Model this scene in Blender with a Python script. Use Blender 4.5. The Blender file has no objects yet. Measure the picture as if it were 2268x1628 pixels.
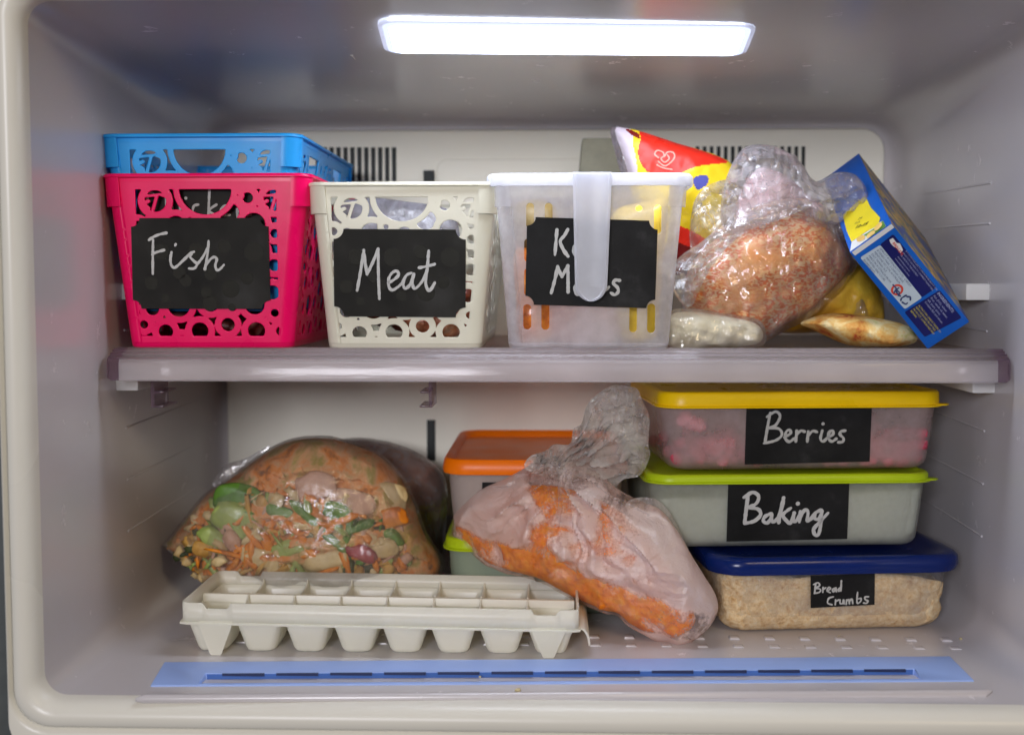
import bpy, bmesh, math, random
import numpy as np
from mathutils import Vector, Matrix, Euler, noise

random.seed(7)
S = bpy.context.scene
COL = S.collection

# ------------------------------------------------------------------ camera
F = 2716.0                       # focal length in pixels of a 2268 px wide picture
CAM = Vector((0, -.757, 0))
cd = bpy.data.cameras.new('camera'); cam = bpy.data.objects.new('camera', cd); COL.objects.link(cam)
cam.location = CAM
cam.rotation_euler = (math.radians(90 - 3.88), 0, math.radians(1.81))
cd.sensor_width = 36; cd.lens = 36 * F / 2268
cd.clip_start = .01; cd.clip_end = 50
cd.dof.use_dof = True; cd.dof.focus_distance = .885; cd.dof.aperture_fstop = 5.0
S.camera = cam
RM = Euler(cam.rotation_euler).to_matrix()

# ------------------------------------------------------------------ light
W = bpy.data.worlds.new('World'); S.world = W; W.use_nodes = True
wn = W.node_tree.nodes; wl = W.node_tree.links
bg = wn['Background']; bg.inputs[1].default_value = .05
tc = wn.new('ShaderNodeTexCoord'); gr = wn.new('ShaderNodeValToRGB'); sp = wn.new('ShaderNodeSeparateXYZ')
mr = wn.new('ShaderNodeMapRange'); mr.inputs[1].default_value = -1; mr.inputs[2].default_value = 1
wl.new(tc.outputs['Generated'], sp.inputs[0]); wl.new(sp.outputs['X'], mr.inputs[0]); wl.new(mr.outputs[0], gr.inputs[0])
gr.color_ramp.elements[0].color = (.78, .82, 1.0, 1); gr.color_ramp.elements[1].color = (1.0, .82, .56, 1)
wl.new(gr.outputs[0], bg.inputs[0])

def area(name, loc, target, size, power, color):
    l = bpy.data.lights.new(name, 'AREA'); l.energy = power; l.color = color; l.shape = 'RECTANGLE'
    l.size, l.size_y = size
    o = bpy.data.objects.new(name, l); COL.objects.link(o); o.location = loc
    d = Vector(target) - Vector(loc); o.rotation_euler = d.to_track_quat('-Z', 'Y').to_euler()
    return o
area('room_front_light', (-.45, -2.1, .35), (0, .2, -.05), (.55, .4), 22, (.93, .925, 1.0))  # unseen area light added for cool light from the room in front
area('room_warm_light', (.8, -1.5, .9), (0, .1, -.1), (.4, .4), 5.5, (1.0, .78, .48))  # unseen area light giving warm light from the right front
S.view_settings.view_transform = 'Standard'; S.view_settings.look = 'None'
S.view_settings.exposure = .32; S.view_settings.gamma = 1
S.cycles.max_bounces = 12; S.cycles.transparent_max_bounces = 24
S.cycles.diffuse_bounces = 5; S.cycles.glossy_bounces = 4; S.cycles.transmission_bounces = 8
S.cycles.caustics_reflective = False; S.cycles.caustics_refractive = False
S.cycles.use_denoising = True
S.cycles.sample_clamp_indirect = 4

# ------------------------------------------------------------------ helpers
def ray(u, v): return RM @ Vector(((u - 1134) / F, -(v - 814) / F, -1))
def at(u, v, y):
    d = ray(u, v); return CAM + d * ((y - CAM.y) / d.y)
def atz(u, v, z):
    d = ray(u, v); return CAM + d * ((z - CAM.z) / d.z)
def hit(u, v, p, n):
    d = ray(u, v); return CAM + d * ((Vector(p) - CAM).dot(n) / d.dot(n))
def crop(x0, y0, s):            # pixel of an enlarged crop -> picture pixel
    return lambda x, y: ((x0 + x / s) * .9072, (y0 + y / s) * .9072)
C1 = crop(220, 290, 2.806); C2 = crop(720, 400, 3.393); C3 = crop(1160, 380, 3.255)
C4 = crop(1560, 290, 2.7); C5 = crop(1960, 380, 3.257); C6 = crop(1060, 920, 2.326); C7 = crop(1540, 900, 2.3256)

def worldpos(o):
    p = Vector((0, 0, 0))
    while o is not None:
        p += o.location; o = o.parent
    return p
def tag(o, label=None, cat=None, group=None, kind=None):
    if label: o['label'] = label
    if cat: o['category'] = cat
    if group: o['group'] = group
    if kind: o['kind'] = kind
    return o
def thing(name, label, cat, loc, group=None):
    o = bpy.data.objects.new(name, None); COL.objects.link(o); o.location = loc; o.empty_display_size = .02
    return tag(o, label, cat, group)
def mk(name, V, Fc, mats, parent=None, mi=None, ang=40, weld=0, solid=0, flat=False, bev=0, recalc=False):
    V = np.array([tuple(v) for v in V], dtype=float)
    if parent is not None: org = np.array(worldpos(parent))
    else: org = np.array([(V[:, 0].min() + V[:, 0].max()) / 2, (V[:, 1].min() + V[:, 1].max()) / 2, V[:, 2].min()])
    me = bpy.data.meshes.new(name); me.from_pydata((V - org).tolist(), [], [list(f) for f in Fc])
    if not isinstance(mats, (list, tuple)): mats = [mats]
    for m in mats: me.materials.append(m)
    if mi is not None: me.polygons.foreach_set('material_index', mi)
    if weld or recalc or bev:
        bm = bmesh.new(); bm.from_mesh(me)
        if weld: bmesh.ops.remove_doubles(bm, verts=bm.verts, dist=weld)
        if recalc: bmesh.ops.recalc_face_normals(bm, faces=bm.faces)
        if bev: bmesh.ops.bevel(bm, geom=[e for e in bm.edges if e.calc_face_angle(0) > .5], offset=bev, segments=2, affect='EDGES', profile=.6, clamp_overlap=True)
        bm.to_mesh(me); bm.free()
    if not flat:
        me.polygons.foreach_set('use_smooth', [True] * len(me.polygons))
        me.set_sharp_from_angle(angle=math.radians(ang))
    me.update()
    o = bpy.data.objects.new(name, me); COL.objects.link(o)
    if parent is not None: o.parent = parent
    else: o.location = org
    if solid:
        m = o.modifiers.new('thickness', 'SOLIDIFY'); m.thickness = solid; m.offset = 0
    return o
class MB:
    def __init__(s): s.V = []; s.F = []; s.M = []
    def add(s, V, Fc, m=0):
        n = len(s.V); s.V += [Vector(v) for v in V]; s.F += [[i + n for i in f] for f in Fc]; s.M += [m] * len(Fc)
    def box(s, x0, x1, y0, y1, z0, z1, m=0, T=None):
        V = [Vector((x, y, z)) for z in (z0, z1) for y in (y0, y1) for x in (x0, x1)]
        if T is not None: V = [T @ v for v in V]
        s.add(V, [(0, 2, 3, 1), (4, 5, 7, 6), (0, 1, 5, 4), (2, 6, 7, 3), (0, 4, 6, 2), (1, 3, 7, 5)], m)
    def loft(s, secs, capA=False, capB=False, m=0, closed=True):
        n = len(secs[0]); V = [p for q in secs for p in q]; Fc = []
        for i in range(len(secs) - 1):
            for j in range(n if closed else n - 1):
                k = (j + 1) % n; Fc.append((i * n + j, i * n + k, (i + 1) * n + k, (i + 1) * n + j))
        if capA: Fc.append(tuple(range(n))[::-1])
        if capB: Fc.append(tuple((len(secs) - 1) * n + j for j in range(n)))
        s.add(V, Fc, m)
    def tube(s, pts, r, n=6, m=0):
        pts = [Vector(p) for p in pts]; secs = []
        for i, p in enumerate(pts):
            d = (pts[min(i + 1, len(pts) - 1)] - pts[max(i - 1, 0)]).normalized()
            a = d.orthogonal().normalized(); b = d.cross(a)
            if secs:
                a = (pa - d * pa.dot(d)).normalized(); b = d.cross(a)
            pa = a; rr = r[i] if isinstance(r, (list, tuple)) else r
            secs.append([p + (a * math.cos(2 * math.pi * k / n) + b * math.sin(2 * math.pi * k / n)) * rr for k in range(n)])
        s.loft(secs, True, True, m)
    def build(s, name, mats, parent=None, **k):
        return mk(name, s.V, s.F, mats, parent, mi=s.M, **k)
def rrect(hw, hd, r, nc=5, cx=0, cy=0):
    r = max(min(r, hw * .999, hd * .999), 1e-5); P = []
    for k, (sx, sy) in enumerate(((1, 1), (-1, 1), (-1, -1), (1, -1))):
        for i in range(nc + 1):
            a = math.pi / 2 * (k + i / nc)
            P.append((cx + sx * (hw - r) + r * math.cos(a), cy + sy * (hd - r) + r * math.sin(a)))
    return P
def smooth_line(P, n=6, closed=False):
    P = [np.array(p, float) for p in P]; N = len(P); out = []
    for i in range(N if closed else N - 1):
        a = P[(i - 1) % N] if closed or i > 0 else P[i]
        b = P[i]; c = P[(i + 1) % N]
        d = P[(i + 2) % N] if closed or i + 2 < N else P[min(i + 1, N - 1)]
        for k in range(n):
            t = k / n
            out.append(.5 * ((2 * b) + (-a + c) * t + (2 * a - 5 * b + 4 * c - d) * t * t + (-a + 3 * b - 3 * c + d) * t ** 3))
    if not closed: out.append(P[-1])
    return out

# ------------------------------------------------------------------ materials
def mat(name):
    m = bpy.data.materials.new(name); m.use_nodes = True; nt = m.node_tree
    for n in list(nt.nodes): nt.nodes.remove(n)
    out = nt.nodes.new('ShaderNodeOutputMaterial')
    return m, nt, out
def N(nt, t, **k):
    n = nt.nodes.new(t)
    for a, b in k.items():
        if a.startswith('i_'):
            n.inputs[a[2:].replace('_', ' ')].default_value = b
        elif a.startswith('n'): n.inputs[int(a[1:])].default_value = b
        else: setattr(n, a, b)
    return n
def rgb(c): return (c[0], c[1], c[2], 1)
def coords(nt, scale=1, rot=(0, 0, 0), sc3=None):
    t = nt.nodes.new('ShaderNodeTexCoord'); mp = nt.nodes.new('ShaderNodeMapping')
    mp.inputs['Scale'].default_value = sc3 or (scale,) * 3; mp.inputs['Rotation'].default_value = rot
    nt.links.new(t.outputs['Object'], mp.inputs[0]); return mp.outputs[0]
def noise_t(nt, vec, scale, detail=4, rough=.55, dist=0):
    n = nt.nodes.new('ShaderNodeTexNoise'); n.inputs['Scale'].default_value = scale; n.inputs['Detail'].default_value = detail
    n.inputs['Roughness'].default_value = rough; n.inputs['Distortion'].default_value = dist
    nt.links.new(vec, n.inputs['Vector']); return n.outputs['Fac']
def ramp(nt, fac, stops):
    r = nt.nodes.new('ShaderNodeValToRGB'); e = r.color_ramp.elements
    while len(e) < len(stops): e.new(.5)
    for x, (p, c) in zip(e, stops):
        x.position = p; x.color = rgb(c) if isinstance(c, (tuple, list)) else (c, c, c, 1)
    nt.links.new(fac, r.inputs[0]); return r.outputs[0]
def bump(nt, h, strength=.3, dist=.001, nrm=None):
    b = nt.nodes.new('ShaderNodeBump'); b.inputs['Strength'].default_value = strength; b.inputs['Distance'].default_value = dist
    nt.links.new(h, b.inputs['Height'])
    if nrm: nt.links.new(nrm, b.inputs['Normal'])
    return b.outputs[0]
def pbsdf(nt, color, rough=.4, col=None, roughs=None, nrm=None, spec=.5, coat=0, sss=0):
    b = nt.nodes.new('ShaderNodeBsdfPrincipled'); b.inputs['Base Color'].default_value = rgb(color)
    b.inputs['Roughness'].default_value = rough; b.inputs['Specular IOR Level'].default_value = spec
    b.inputs['Coat Weight'].default_value = coat
    if sss: b.inputs['Subsurface Weight'].default_value = sss; b.inputs['Subsurface Radius'].default_value = (.004, .004, .003); b.inputs['Subsurface Scale'].default_value = 1
    if col: nt.links.new(col, b.inputs['Base Color'])
    if roughs: nt.links.new(roughs, b.inputs['Roughness'])
    if nrm: nt.links.new(nrm, b.inputs['Normal'])
    return b.outputs[0]
def mixs(nt, fac, a, b):
    m = nt.nodes.new('ShaderNodeMixShader')
    if isinstance(fac, (int, float)): m.inputs[0].default_value = fac
    else: nt.links.new(fac, m.inputs[0])
    nt.links.new(a, m.inputs[1]); nt.links.new(b, m.inputs[2]); return m.outputs[0]
def transp(nt, c=(1, 1, 1)):
    t = nt.nodes.new('ShaderNodeBsdfTransparent'); t.inputs[0].default_value = rgb(c); return t.outputs[0]
def transl(nt, c, nrm=None):
    t = nt.nodes.new('ShaderNodeBsdfTranslucent'); t.inputs[0].default_value = rgb(c)
    if nrm: nt.links.new(nrm, t.inputs['Normal'])
    return t.outputs[0]
def plastic(name, c, rough=.35, var=.08, tl=0, bumpy=.04, coat=0, ns=25, spec=.3):
    """moulded plastic: faint blotches of tone, uneven gloss and the slight waviness of a moulding; tl lets light through"""
    m, nt, out = mat(name); v = coords(nt)
    n1 = noise_t(nt, v, ns, 3, .5); n2 = noise_t(nt, v, 90, 2)
    col = ramp(nt, n1, [(.3, tuple(x * (1 - var) for x in c)), (.7, tuple(min(1, x * (1 + var * .5)) for x in c))])
    ro = ramp(nt, n1, [(.3, rough * .8), (.7, min(1, rough * 1.25))])
    nr = bump(nt, n2, bumpy, .0008)
    s = pbsdf(nt, c, rough, col, ro, nr, coat=coat, spec=spec)
    if tl: s = mixs(nt, tl, s, transl(nt, tuple(min(1, x * 1.1) for x in c)))
    nt.links.new(s, out.inputs[0]); return m
def frosted(name, c, clear=.3, tl=.5, rough=.3, tint=(1, 1, 1), blot=.1):
    """milky see-through plastic"""
    m, nt, out = mat(name); v = coords(nt)
    n1 = noise_t(nt, v, 30, 6, .6); n2 = noise_t(nt, v, 90, 2)
    col = ramp(nt, n1, [(.25, tuple(x * (1 - blot) for x in c)), (.75, c)])
    s = pbsdf(nt, c, rough, col, None, bump(nt, n2, .05, .001))
    s = mixs(nt, tl, s, transl(nt, c))
    fac = ramp(nt, n1, [(.3, min(1, clear * 1.25)), (.7, clear * .75)])
    s = mixs(nt, fac, s, transp(nt, tint))
    nt.links.new(s, out.inputs[0]); return m
def film(name, c=(.85, .83, .85), haze=.25, frost=None, fs=25, crease=.5, gloss=.12, fr_rng=(.45, .6), dirs=(1, 1, 1), rough=.12, cs=60, tint=(.97, .96, .96)):
    """thin plastic film: creased, mostly see-through, sharp glints; frost = (colour, max cover)"""
    m, nt, out = mat(name); v = coords(nt, sc3=dirs)
    vo = nt.nodes.new('ShaderNodeTexVoronoi'); vo.feature = 'DISTANCE_TO_EDGE'; vo.inputs['Scale'].default_value = cs
    wv = nt.nodes.new('ShaderNodeVectorMath'); wv.operation = 'ADD'
    nn = nt.nodes.new('ShaderNodeTexNoise'); nn.inputs['Scale'].default_value = 30; nt.links.new(v, nn.inputs['Vector'])
    sc = nt.nodes.new('ShaderNodeVectorMath'); sc.operation = 'SCALE'; sc.inputs['Scale'].default_value = .03
    nt.links.new(nn.outputs['Color'], sc.inputs[0]); nt.links.new(v, wv.inputs[0]); nt.links.new(sc.outputs[0], wv.inputs[1])
    nt.links.new(wv.outputs[0], vo.inputs['Vector'])
    h1 = noise_t(nt, v, 45, 5, .6, 1.0)
    b1 = bump(nt, vo.outputs['Distance'], crease, .004); b2 = bump(nt, h1, crease, .004, b1)
    g = nt.nodes.new('ShaderNodeBsdfGlossy'); g.inputs['Roughness'].default_value = rough; g.inputs[0].default_value = (1, 1, 1, 1); nt.links.new(b2, g.inputs['Normal'])
    d = nt.nodes.new('ShaderNodeBsdfDiffuse'); d.inputs[0].default_value = rgb(c); nt.links.new(b2, d.inputs['Normal'])
    dt = mixs(nt, .5, d.outputs[0], transl(nt, c, b2))
    hz = ramp(nt, h1, [(.35, haze * .45), (.7, min(1, haze * 1.6))])
    base = mixs(nt, hz, transp(nt, tint), dt)
    if frost:
        f1 = noise_t(nt, coords(nt), fs, 9, .66, .6)
        fr = ramp(nt, f1, [(fr_rng[0], 0), (fr_rng[1], frost[1])])
        df = mixs(nt, .35, pbsdf(nt, frost[0], .6, None, None, b2), transl(nt, frost[0]))
        base = mixs(nt, fr, base, df)
    fz = nt.nodes.new('ShaderNodeFresnel'); fz.inputs[0].default_value = 1.45; nt.links.new(b2, fz.inputs['Normal'])
    mu = nt.nodes.new('ShaderNodeMath'); mu.operation = 'MULTIPLY_ADD'; mu.inputs[1].default_value = .5; mu.inputs[2].default_value = gloss; mu.use_clamp = True
    nt.links.new(fz.outputs[0], mu.inputs[0])
    s = mixs(nt, mu.outputs[0], base, g.outputs[0])
    nt.links.new(s, out.inputs[0]); return m
def food(name, stops, scale=60, rough=.6, bumpy=.5, detail=8, bs=200, coat=0, dist=0, spec=.4):
    m, nt, out = mat(name); v = coords(nt)
    n1 = noise_t(nt, v, scale, detail, .65, dist); n2 = noise_t(nt, v, bs, 5, .6)
    col = ramp(nt, n1, stops)
    s = pbsdf(nt, (1, 1, 1), rough, col, None, bump(nt, n2, bumpy, .002), spec=spec, coat=coat)
    nt.links.new(s, out.inputs[0]); return m
def simple(name, c, rough=.5, spec=.5):
    m, nt, out = mat(name); v = coords(nt); n1 = noise_t(nt, v, 120, 4)
    col = ramp(nt, n1, [(.3, tuple(x * .85 for x in c)), (.7, c)])
    nt.links.new(pbsdf(nt, c, rough, col, spec=spec), out.inputs[0]); return m
def emit(name, c, s):
    m, nt, out = mat(name); e = nt.nodes.new('ShaderNodeEmission'); e.inputs[0].default_value = rgb(c); e.inputs[1].default_value = s
    nt.links.new(e.outputs[0], out.inputs[0]); return m

def worn(name, c, rough, spec):
    m, nt, out = mat(name); v = coords(nt)
    n1 = noise_t(nt, v, 5, 4, .55); n2 = noise_t(nt, v, 42, 8, .7, .4); n3 = noise_t(nt, v, 420, 2, .5); n4 = noise_t(nt, coords(nt, sc3=(1, 1, .25)), 26, 5, .6)
    base = ramp(nt, n1, [(.3, tuple(x * .93 for x in c)), (.7, c)])
    def over(col, f, tint, k):
        mx = nt.nodes.new('ShaderNodeMix'); mx.data_type = 'RGBA'; nt.links.new(ramp(nt, f, k), mx.inputs[0]); nt.links.new(col, mx.inputs[6]); mx.inputs[7].default_value = rgb(tint); return mx.outputs[2]
    col = over(base, n2, (.40, .35, .30), [(.62, 0), (.78, .10)]); col = over(col, n3, (.30, .24, .18), [(.78, 0), (.82, .35)]); col = over(col, n4, (.78, .78, .80), [(.60, 0), (.76, .08)])
    ro = ramp(nt, n2, [(.35, rough * .98), (.62, rough * 1.03), (.76, rough * 1.5)])
    nt.links.new(pbsdf(nt, c, rough, col, ro, bump(nt, noise_t(nt, v, 90, 3), .04, .0008), spec=spec), out.inputs[0]); return m
M_liner = worn('liner_white', (.60, .57, .585), .24, .8)
M_lip = plastic('lip_cream', (.74, .72, .64), .3, .04, bumpy=.02, ns=3)
M_back = plastic('back_panel_white', (.93, .90, .77), .4, .02, ns=3)
M_dark = simple('dark_slot', (.008, .012, .011), .6)
M_outer = simple('dark_cabinet', (.09, .10, .095), .5)
M_rail = plastic('rail_white', (.72, .71, .68), .35)
M_vent = plastic('vent_blue', (.33, .47, .86), .38, .08, ns=12)
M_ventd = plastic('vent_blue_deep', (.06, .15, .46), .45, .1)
M_lampon = emit('lamp_light', (.80, .86, 1.0), 13)
M_lamprim = frosted('lamp_cover', (.85, .88, .95), .3, .6, .2)
M_blue = plastic('basket_blue', (.03, .42, .92), .32, .06, tl=.22)
M_pink = plastic('basket_pink', (.94, .002, .13), .3, .05, tl=.18)
M_white = plastic('basket_white', (.82, .80, .66), .35, .04, tl=.18)
M_clear = frosted('bin_clear', (.86, .86, .90), .58, .5, .26)
M_handle = frosted('bin_handle', (.88, .89, .94), .22, .5, .3)
M_chalk = simple('chalk_marker', (.52, .52, .50), .7)
M_chalk_dim = simple('chalk_grey', (.42, .42, .40), .8)

def board(name, c=(.011, .0105, .009), tl=.10):
    m, nt, out = mat(name); v = coords(nt)
    n1 = noise_t(nt, v, 22, 6, .6); n2 = noise_t(nt, v, 600, 3)
    col = ramp(nt, n1, [(.35, c), (.58, tuple(x * 2.1 for x in c)), (.72, tuple(x * 2 + .022 for x in c))])
    s = pbsdf(nt, c, .62, col, None, bump(nt, n2, .25, .0004), spec=.18)
    s = mixs(nt, tl, s, transl(nt, (.30, .29, .22)))
    nt.links.new(s, out.inputs[0]); return m
M_board = board('chalkboard_label', tl=.22); M_board2 = board('chalkboard_film', (.006, .006, .006), tl=.0)

# ------------------------------------------------------------------ freezer
FZ, TZ, HW, BY = -.265, .176, .327, .426        # floor, ceiling, half width, back wall
fr = thing('freezer_compartment', 'white moulded freezer compartment holding the shelf, baskets, bags and boxes', 'freezer', (0, .2, FZ))
def xz(y, hw, z0, z1, r, cx=0, nc=8): 
    return [(cx + x, y, z) for x, z in rrect(hw, (z1 - z0) / 2, r, nc, 0, (z0 + z1) / 2)]
b = MB()
secs = []
for i in range(25):
    t = i / 24; y = .012 + t * (BY - .03 - .012)
    secs.append(xz(y, HW - .002 * t, FZ + .001 * t, TZ - .0185 * t, .015 + .019 * t))
for k in range(1, 7):                              # rounded back edge
    a = k / 6 * math.pi / 2; ro = .012; g = ro * (1 - math.cos(a))
    secs.append(xz(BY - .03 + .03 * math.sin(a), HW - .002 - g, FZ + .001 + g, TZ - .0185 - .001 * k / 6 - g * .6, .034 - .012 * (k / 6)))
b.loft(secs, False, True)
liner = b.build('liner', M_liner, fr, ang=50)
b = MB()
lip = [(.012, 0), (.006, .0004), (.001, .0018), (-.003, .0045), (-.005, .008), (-.0052, .013), (-.0035, .0150), (.0, .016)]
b.loft([xz(y, HW + e * .9, FZ - e * 1.05, TZ + e, .015 + e * .6) for y, e in lip])
b.loft([xz(y, HW + min(e * .9 + .001, x_), FZ - e * 1.05, TZ + e, .024) for y, e, x_ in ((-.0005, .0155, 1), (-.0035, .0165, .0158), (-.005, .020, .0165), (-.0045, .034, .0172), (.004, .040, .0180), (.03, .041, .0182))])
b.build('front_lip', M_lip, fr, ang=50)
# the cabinet side beyond the lip
b = MB(); b.box(-HW - .095, -HW - .0192, .010, .45, FZ - .12, TZ + .12); b.build('cabinet_side', M_outer, fr, bev=.003)
# floor: low ribs
b = MB()
for i in range(22):
    x = -.255 + i * .0262
    for y0, y1, h in ((.128, .135, .0011), (.148, .156, .0016)):
        b.loft([[(x - w, y, FZ + z) for w, z in ((.0042, 0.0002), (.0030, h), (-.0030, h), (-.0042, .0002))] for y in (y0, y1)], True, True)
b.build('floor_ridge', M_liner, fr, bev=.0008, recalc=True)
# raised bead on the floor in front of the vent strip
b = MB()
pts = [atz(300, 1549, FZ + .001)] + [atz(320, 1547, FZ + .001), atz(1200, 1542, FZ + .001), atz(2180, 1536, FZ + .001), atz(2195, 1529, FZ + .001)]
b.tube(pts, [.001, .003, .003, .003, .001], 10); b.build('floor_bead', M_liner, fr)
# back panel (a duct cover a little proud of the back wall)
def slab_xz(b, x0, x1, z0, z1, r, y0, y1, e=.004, m=0):
    cx, cz = (x0 + x1) / 2, (z0 + z1) / 2; hw, hh = (x1 - x0) / 2, (z1 - z0) / 2
    b.loft([[(cx + x, y, cz + z) for x, z in rrect(hw - i, hh - i, max(r - i, .0005), 6)] for y, i in ((y1, 0), (y0 + e, 0), (y0 + e * .3, e * .3), (y0, e))], False, True, m)
b = MB(); p0 = at(480, 1290, BY - .012); p1 = at(1908, 272, BY - .012)
slab_xz(b, -.314, .314, -.225, .1465, .022, BY - .012, BY, .006)
slab_xz(b, *[at(965, 0, BY - .014).x, at(1540, 0, BY - .014).x], at(1200, 600, BY - .014).z, at(1200, 352, BY - .014).z, .01, BY - .0145, BY - .011, .002)
b.build('back_panel', M_back, fr, recalc=True)
yb = BY - .0125
def slots(name, u0, u1, v0, v1, n, duty=.55, y=yb):
    b = MB()
    for i in range(n):
        w = (u1 - u0) / n; ua = u0 + i * w; p = at(ua, v1, y); q = at(ua + w * duty, v0, y)
        b.box(p.x, q.x, y - .0012, y + .006, p.z, q.z)
    return b.build(name, M_dark, fr, bev=.0004)
slots('air_grille', 700, 884, 327, 402, 12)
slots('air_grille', 1540, 1790, 325, 402, 16)
slots('vent_slot', 938, 962, 378, 402, 1, 1, yb - .002)
slots('vent_slot', 946, 964, 930, 1020, 1, 1)
slots('vent_slot', 1130, 1165, 500, 530, 1, 1, yb - .002)
# shelf rails on the side walls
for sx in (-1, 1):
    for y0, y1, z0, z1, w in (((.152, .40, -.080, -.0705, .017)), (.168, .40, -.012, .0005, .018)):
        b = MB(); xa, xb = sorted((sx * (HW - w), sx * (HW + .002))); b.box(xa, xb, y0, y1, z0, z1)
        b.build('shelf_rail', M_rail, fr, bev=.0015)
    b = MB()
    for z in (.075, .045, -.005, -.035, -.11, -.15, -.19):
        x = sx * (HW - .001); b.tube([(x, .17, z), (x, .38, z + .004)], .0009, 6)
    b.build('wall_rib', M_liner, fr)
# ceiling light
zc = TZ - .0048
lens_ = emit('lamp_lens', (.66, .72, 1.0), 1.15)
q = [atz(833, 47, zc), atz(1678, 57, zc), atz(1650, 127, zc - .0052), atz(853, 121, zc - .0052)]
def quad_round(q, inset, z, r):
    c = sum(q, Vector()) / 4; pts = []
    for i in range(4):
        p = q[i]; a = q[i - 1]; d = q[(i + 1) % 4]
        da = (a - p).normalized(); dd = (d - p).normalized()
        pc = p + (da + dd) * inset
        for k in range(6):
            t = k / 5
            A = pc + da * r; B = pc + dd * r
            pts.append(A * (1 - t) ** 2 + pc * 2 * t * (1 - t) + B * t * t)
    return [Vector((p.x, p.y, p.z + z)) for p in pts]
b = MB(); b.loft([quad_round(q, .0, .006, .016), quad_round(q, .0, .0006, .016), quad_round(q, .0015, 0, .014), quad_round(q, .004, 0, .013)])
lc = b.build('lamp_cover', M_lamprim, fr)
b = MB(); b.loft([quad_round(q, .0028, .001, .013), quad_round(q, .0030, -.0002, .013), quad_round(q, .0072, -.0008, .01)])
b.build('bevelled_lens', lens_, lc)
b = MB(); b.loft([quad_round(q, .0070, .0006, .010), quad_round(q, .0072, -.0009, .010), quad_round(q, .010, -.0013, .008)], False, True)
b.build('diffuser', M_lampon, lc)
b = MB(); z2 = TZ - .0070
b.tube([atz(778, 122, z2), atz(790, 136, z2), atz(850, 142, z2), atz(1660, 148, z2), atz(1695, 146, z2), atz(1712, 132, z2)], .0011, 6)
for u in (760, 1060, 1170, 1290, 1400, 1500): 
    b.tube([atz(u, 172, TZ - .0100), atz(u + (1225 - u) * .16, 225, TZ - .0150)], .0007, 6)
b.build('ceiling_bead', M_liner, fr)
# blue vent strip along the front of the floor
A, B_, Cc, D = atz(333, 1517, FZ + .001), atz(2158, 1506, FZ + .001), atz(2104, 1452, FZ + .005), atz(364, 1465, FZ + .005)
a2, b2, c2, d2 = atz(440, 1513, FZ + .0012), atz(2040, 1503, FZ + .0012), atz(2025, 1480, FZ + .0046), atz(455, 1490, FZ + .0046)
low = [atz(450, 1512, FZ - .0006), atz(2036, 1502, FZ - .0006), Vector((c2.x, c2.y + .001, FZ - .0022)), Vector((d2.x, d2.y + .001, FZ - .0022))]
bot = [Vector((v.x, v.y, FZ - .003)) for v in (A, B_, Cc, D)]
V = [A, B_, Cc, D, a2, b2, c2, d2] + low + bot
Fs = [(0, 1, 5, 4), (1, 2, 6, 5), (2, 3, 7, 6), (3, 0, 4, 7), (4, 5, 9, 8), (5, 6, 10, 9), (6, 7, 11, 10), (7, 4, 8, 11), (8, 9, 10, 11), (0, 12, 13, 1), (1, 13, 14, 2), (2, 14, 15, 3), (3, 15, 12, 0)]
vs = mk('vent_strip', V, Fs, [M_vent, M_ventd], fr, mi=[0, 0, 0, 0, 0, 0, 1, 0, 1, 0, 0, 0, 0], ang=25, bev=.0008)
b = MB()
for i in range(13):
    t0 = (492 + i * 118.4 - 455) / 1570; t1 = t0 + 92 / 1570
    p = d2.lerp(c2, t0); q_ = d2.lerp(c2, t1); y = min(p.y, q_.y)
    b.box(p.x, q_.x, y - .0004, y + .003, FZ + .0026, FZ + .0043)
b.build('slot', simple('slot_navy', (.008, .02, .09)), vs)

# ------------------------------------------------------------------ the shelf
def shelf_mat(name, c, clear, rough, tl):
    m, nt, out = mat(name); v = coords(nt, sc3=(1, 1, 1)); n1 = noise_t(nt, v, 14, 7, .6); n2 = noise_t(nt, coords(nt, sc3=(6, 60, 60)), 8, 3)
    col = ramp(nt, n1, [(.3, tuple(x * .8 for x in c)), (.7, c)])
    s = pbsdf(nt, c, rough, col, ramp(nt, n1, [(.3, rough * .7), (.7, rough * 1.5)]), bump(nt, n2, .12, .001), spec=.6)
    s = mixs(nt, tl, s, transl(nt, c)); s = mixs(nt, clear, s, transp(nt, (.97, .95, .96)))
    nt.links.new(s, out.inputs[0]); return m
M_panel = shelf_mat('shelf_panel_clear', (.40, .33, .31), .60, .12, .5)
M_edge = shelf_mat('shelf_edge_clear', (.97, .94, .94), .68, .09, .45)
M_bevel = shelf_mat('shelf_bevel_clear', (.68, .64, .64), .72, .08, .5)
M_purple = shelf_mat('shelf_end_purple', (.30, .20, .27), .52, .12, .5)
SZ = -.0475
sh = thing('freezer_shelf', 'clear purplish plastic shelf with a ribbed front edge, carrying the baskets', 'shelf', (0, .25, SZ - .02))
b = MB(); b.box(-.316, .316, .137, .40, SZ - .004, SZ); b.build('shelf_panel', M_panel, sh, bev=.0008)
prof = [(.1372, SZ - .0002), (.1352, SZ + .0012), (.1338, SZ + .0010), (.1330, SZ - .0016), (.1310, SZ - .0016), (.1302, SZ - .0002), (.1284, SZ - .0006), (.1276, SZ - .0038), (.1256, SZ - .0038), (.1248, SZ - .0024), (.1230, SZ - .0030), (.1222, SZ - .0066), (.1196, SZ - .0068), (.1186, SZ - .0055), (.1164, SZ - .0066)]
face = [(.1164, SZ - .0066), (.1152, SZ - .0092), (.1148, SZ - .0205), (.1156, SZ - .0218), (.1176, SZ - .0216), (.1178, SZ - .0105)]
under = [(.1178, SZ - .0105), (.122, SZ - .0092), (.137, SZ - .0040)]
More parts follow.
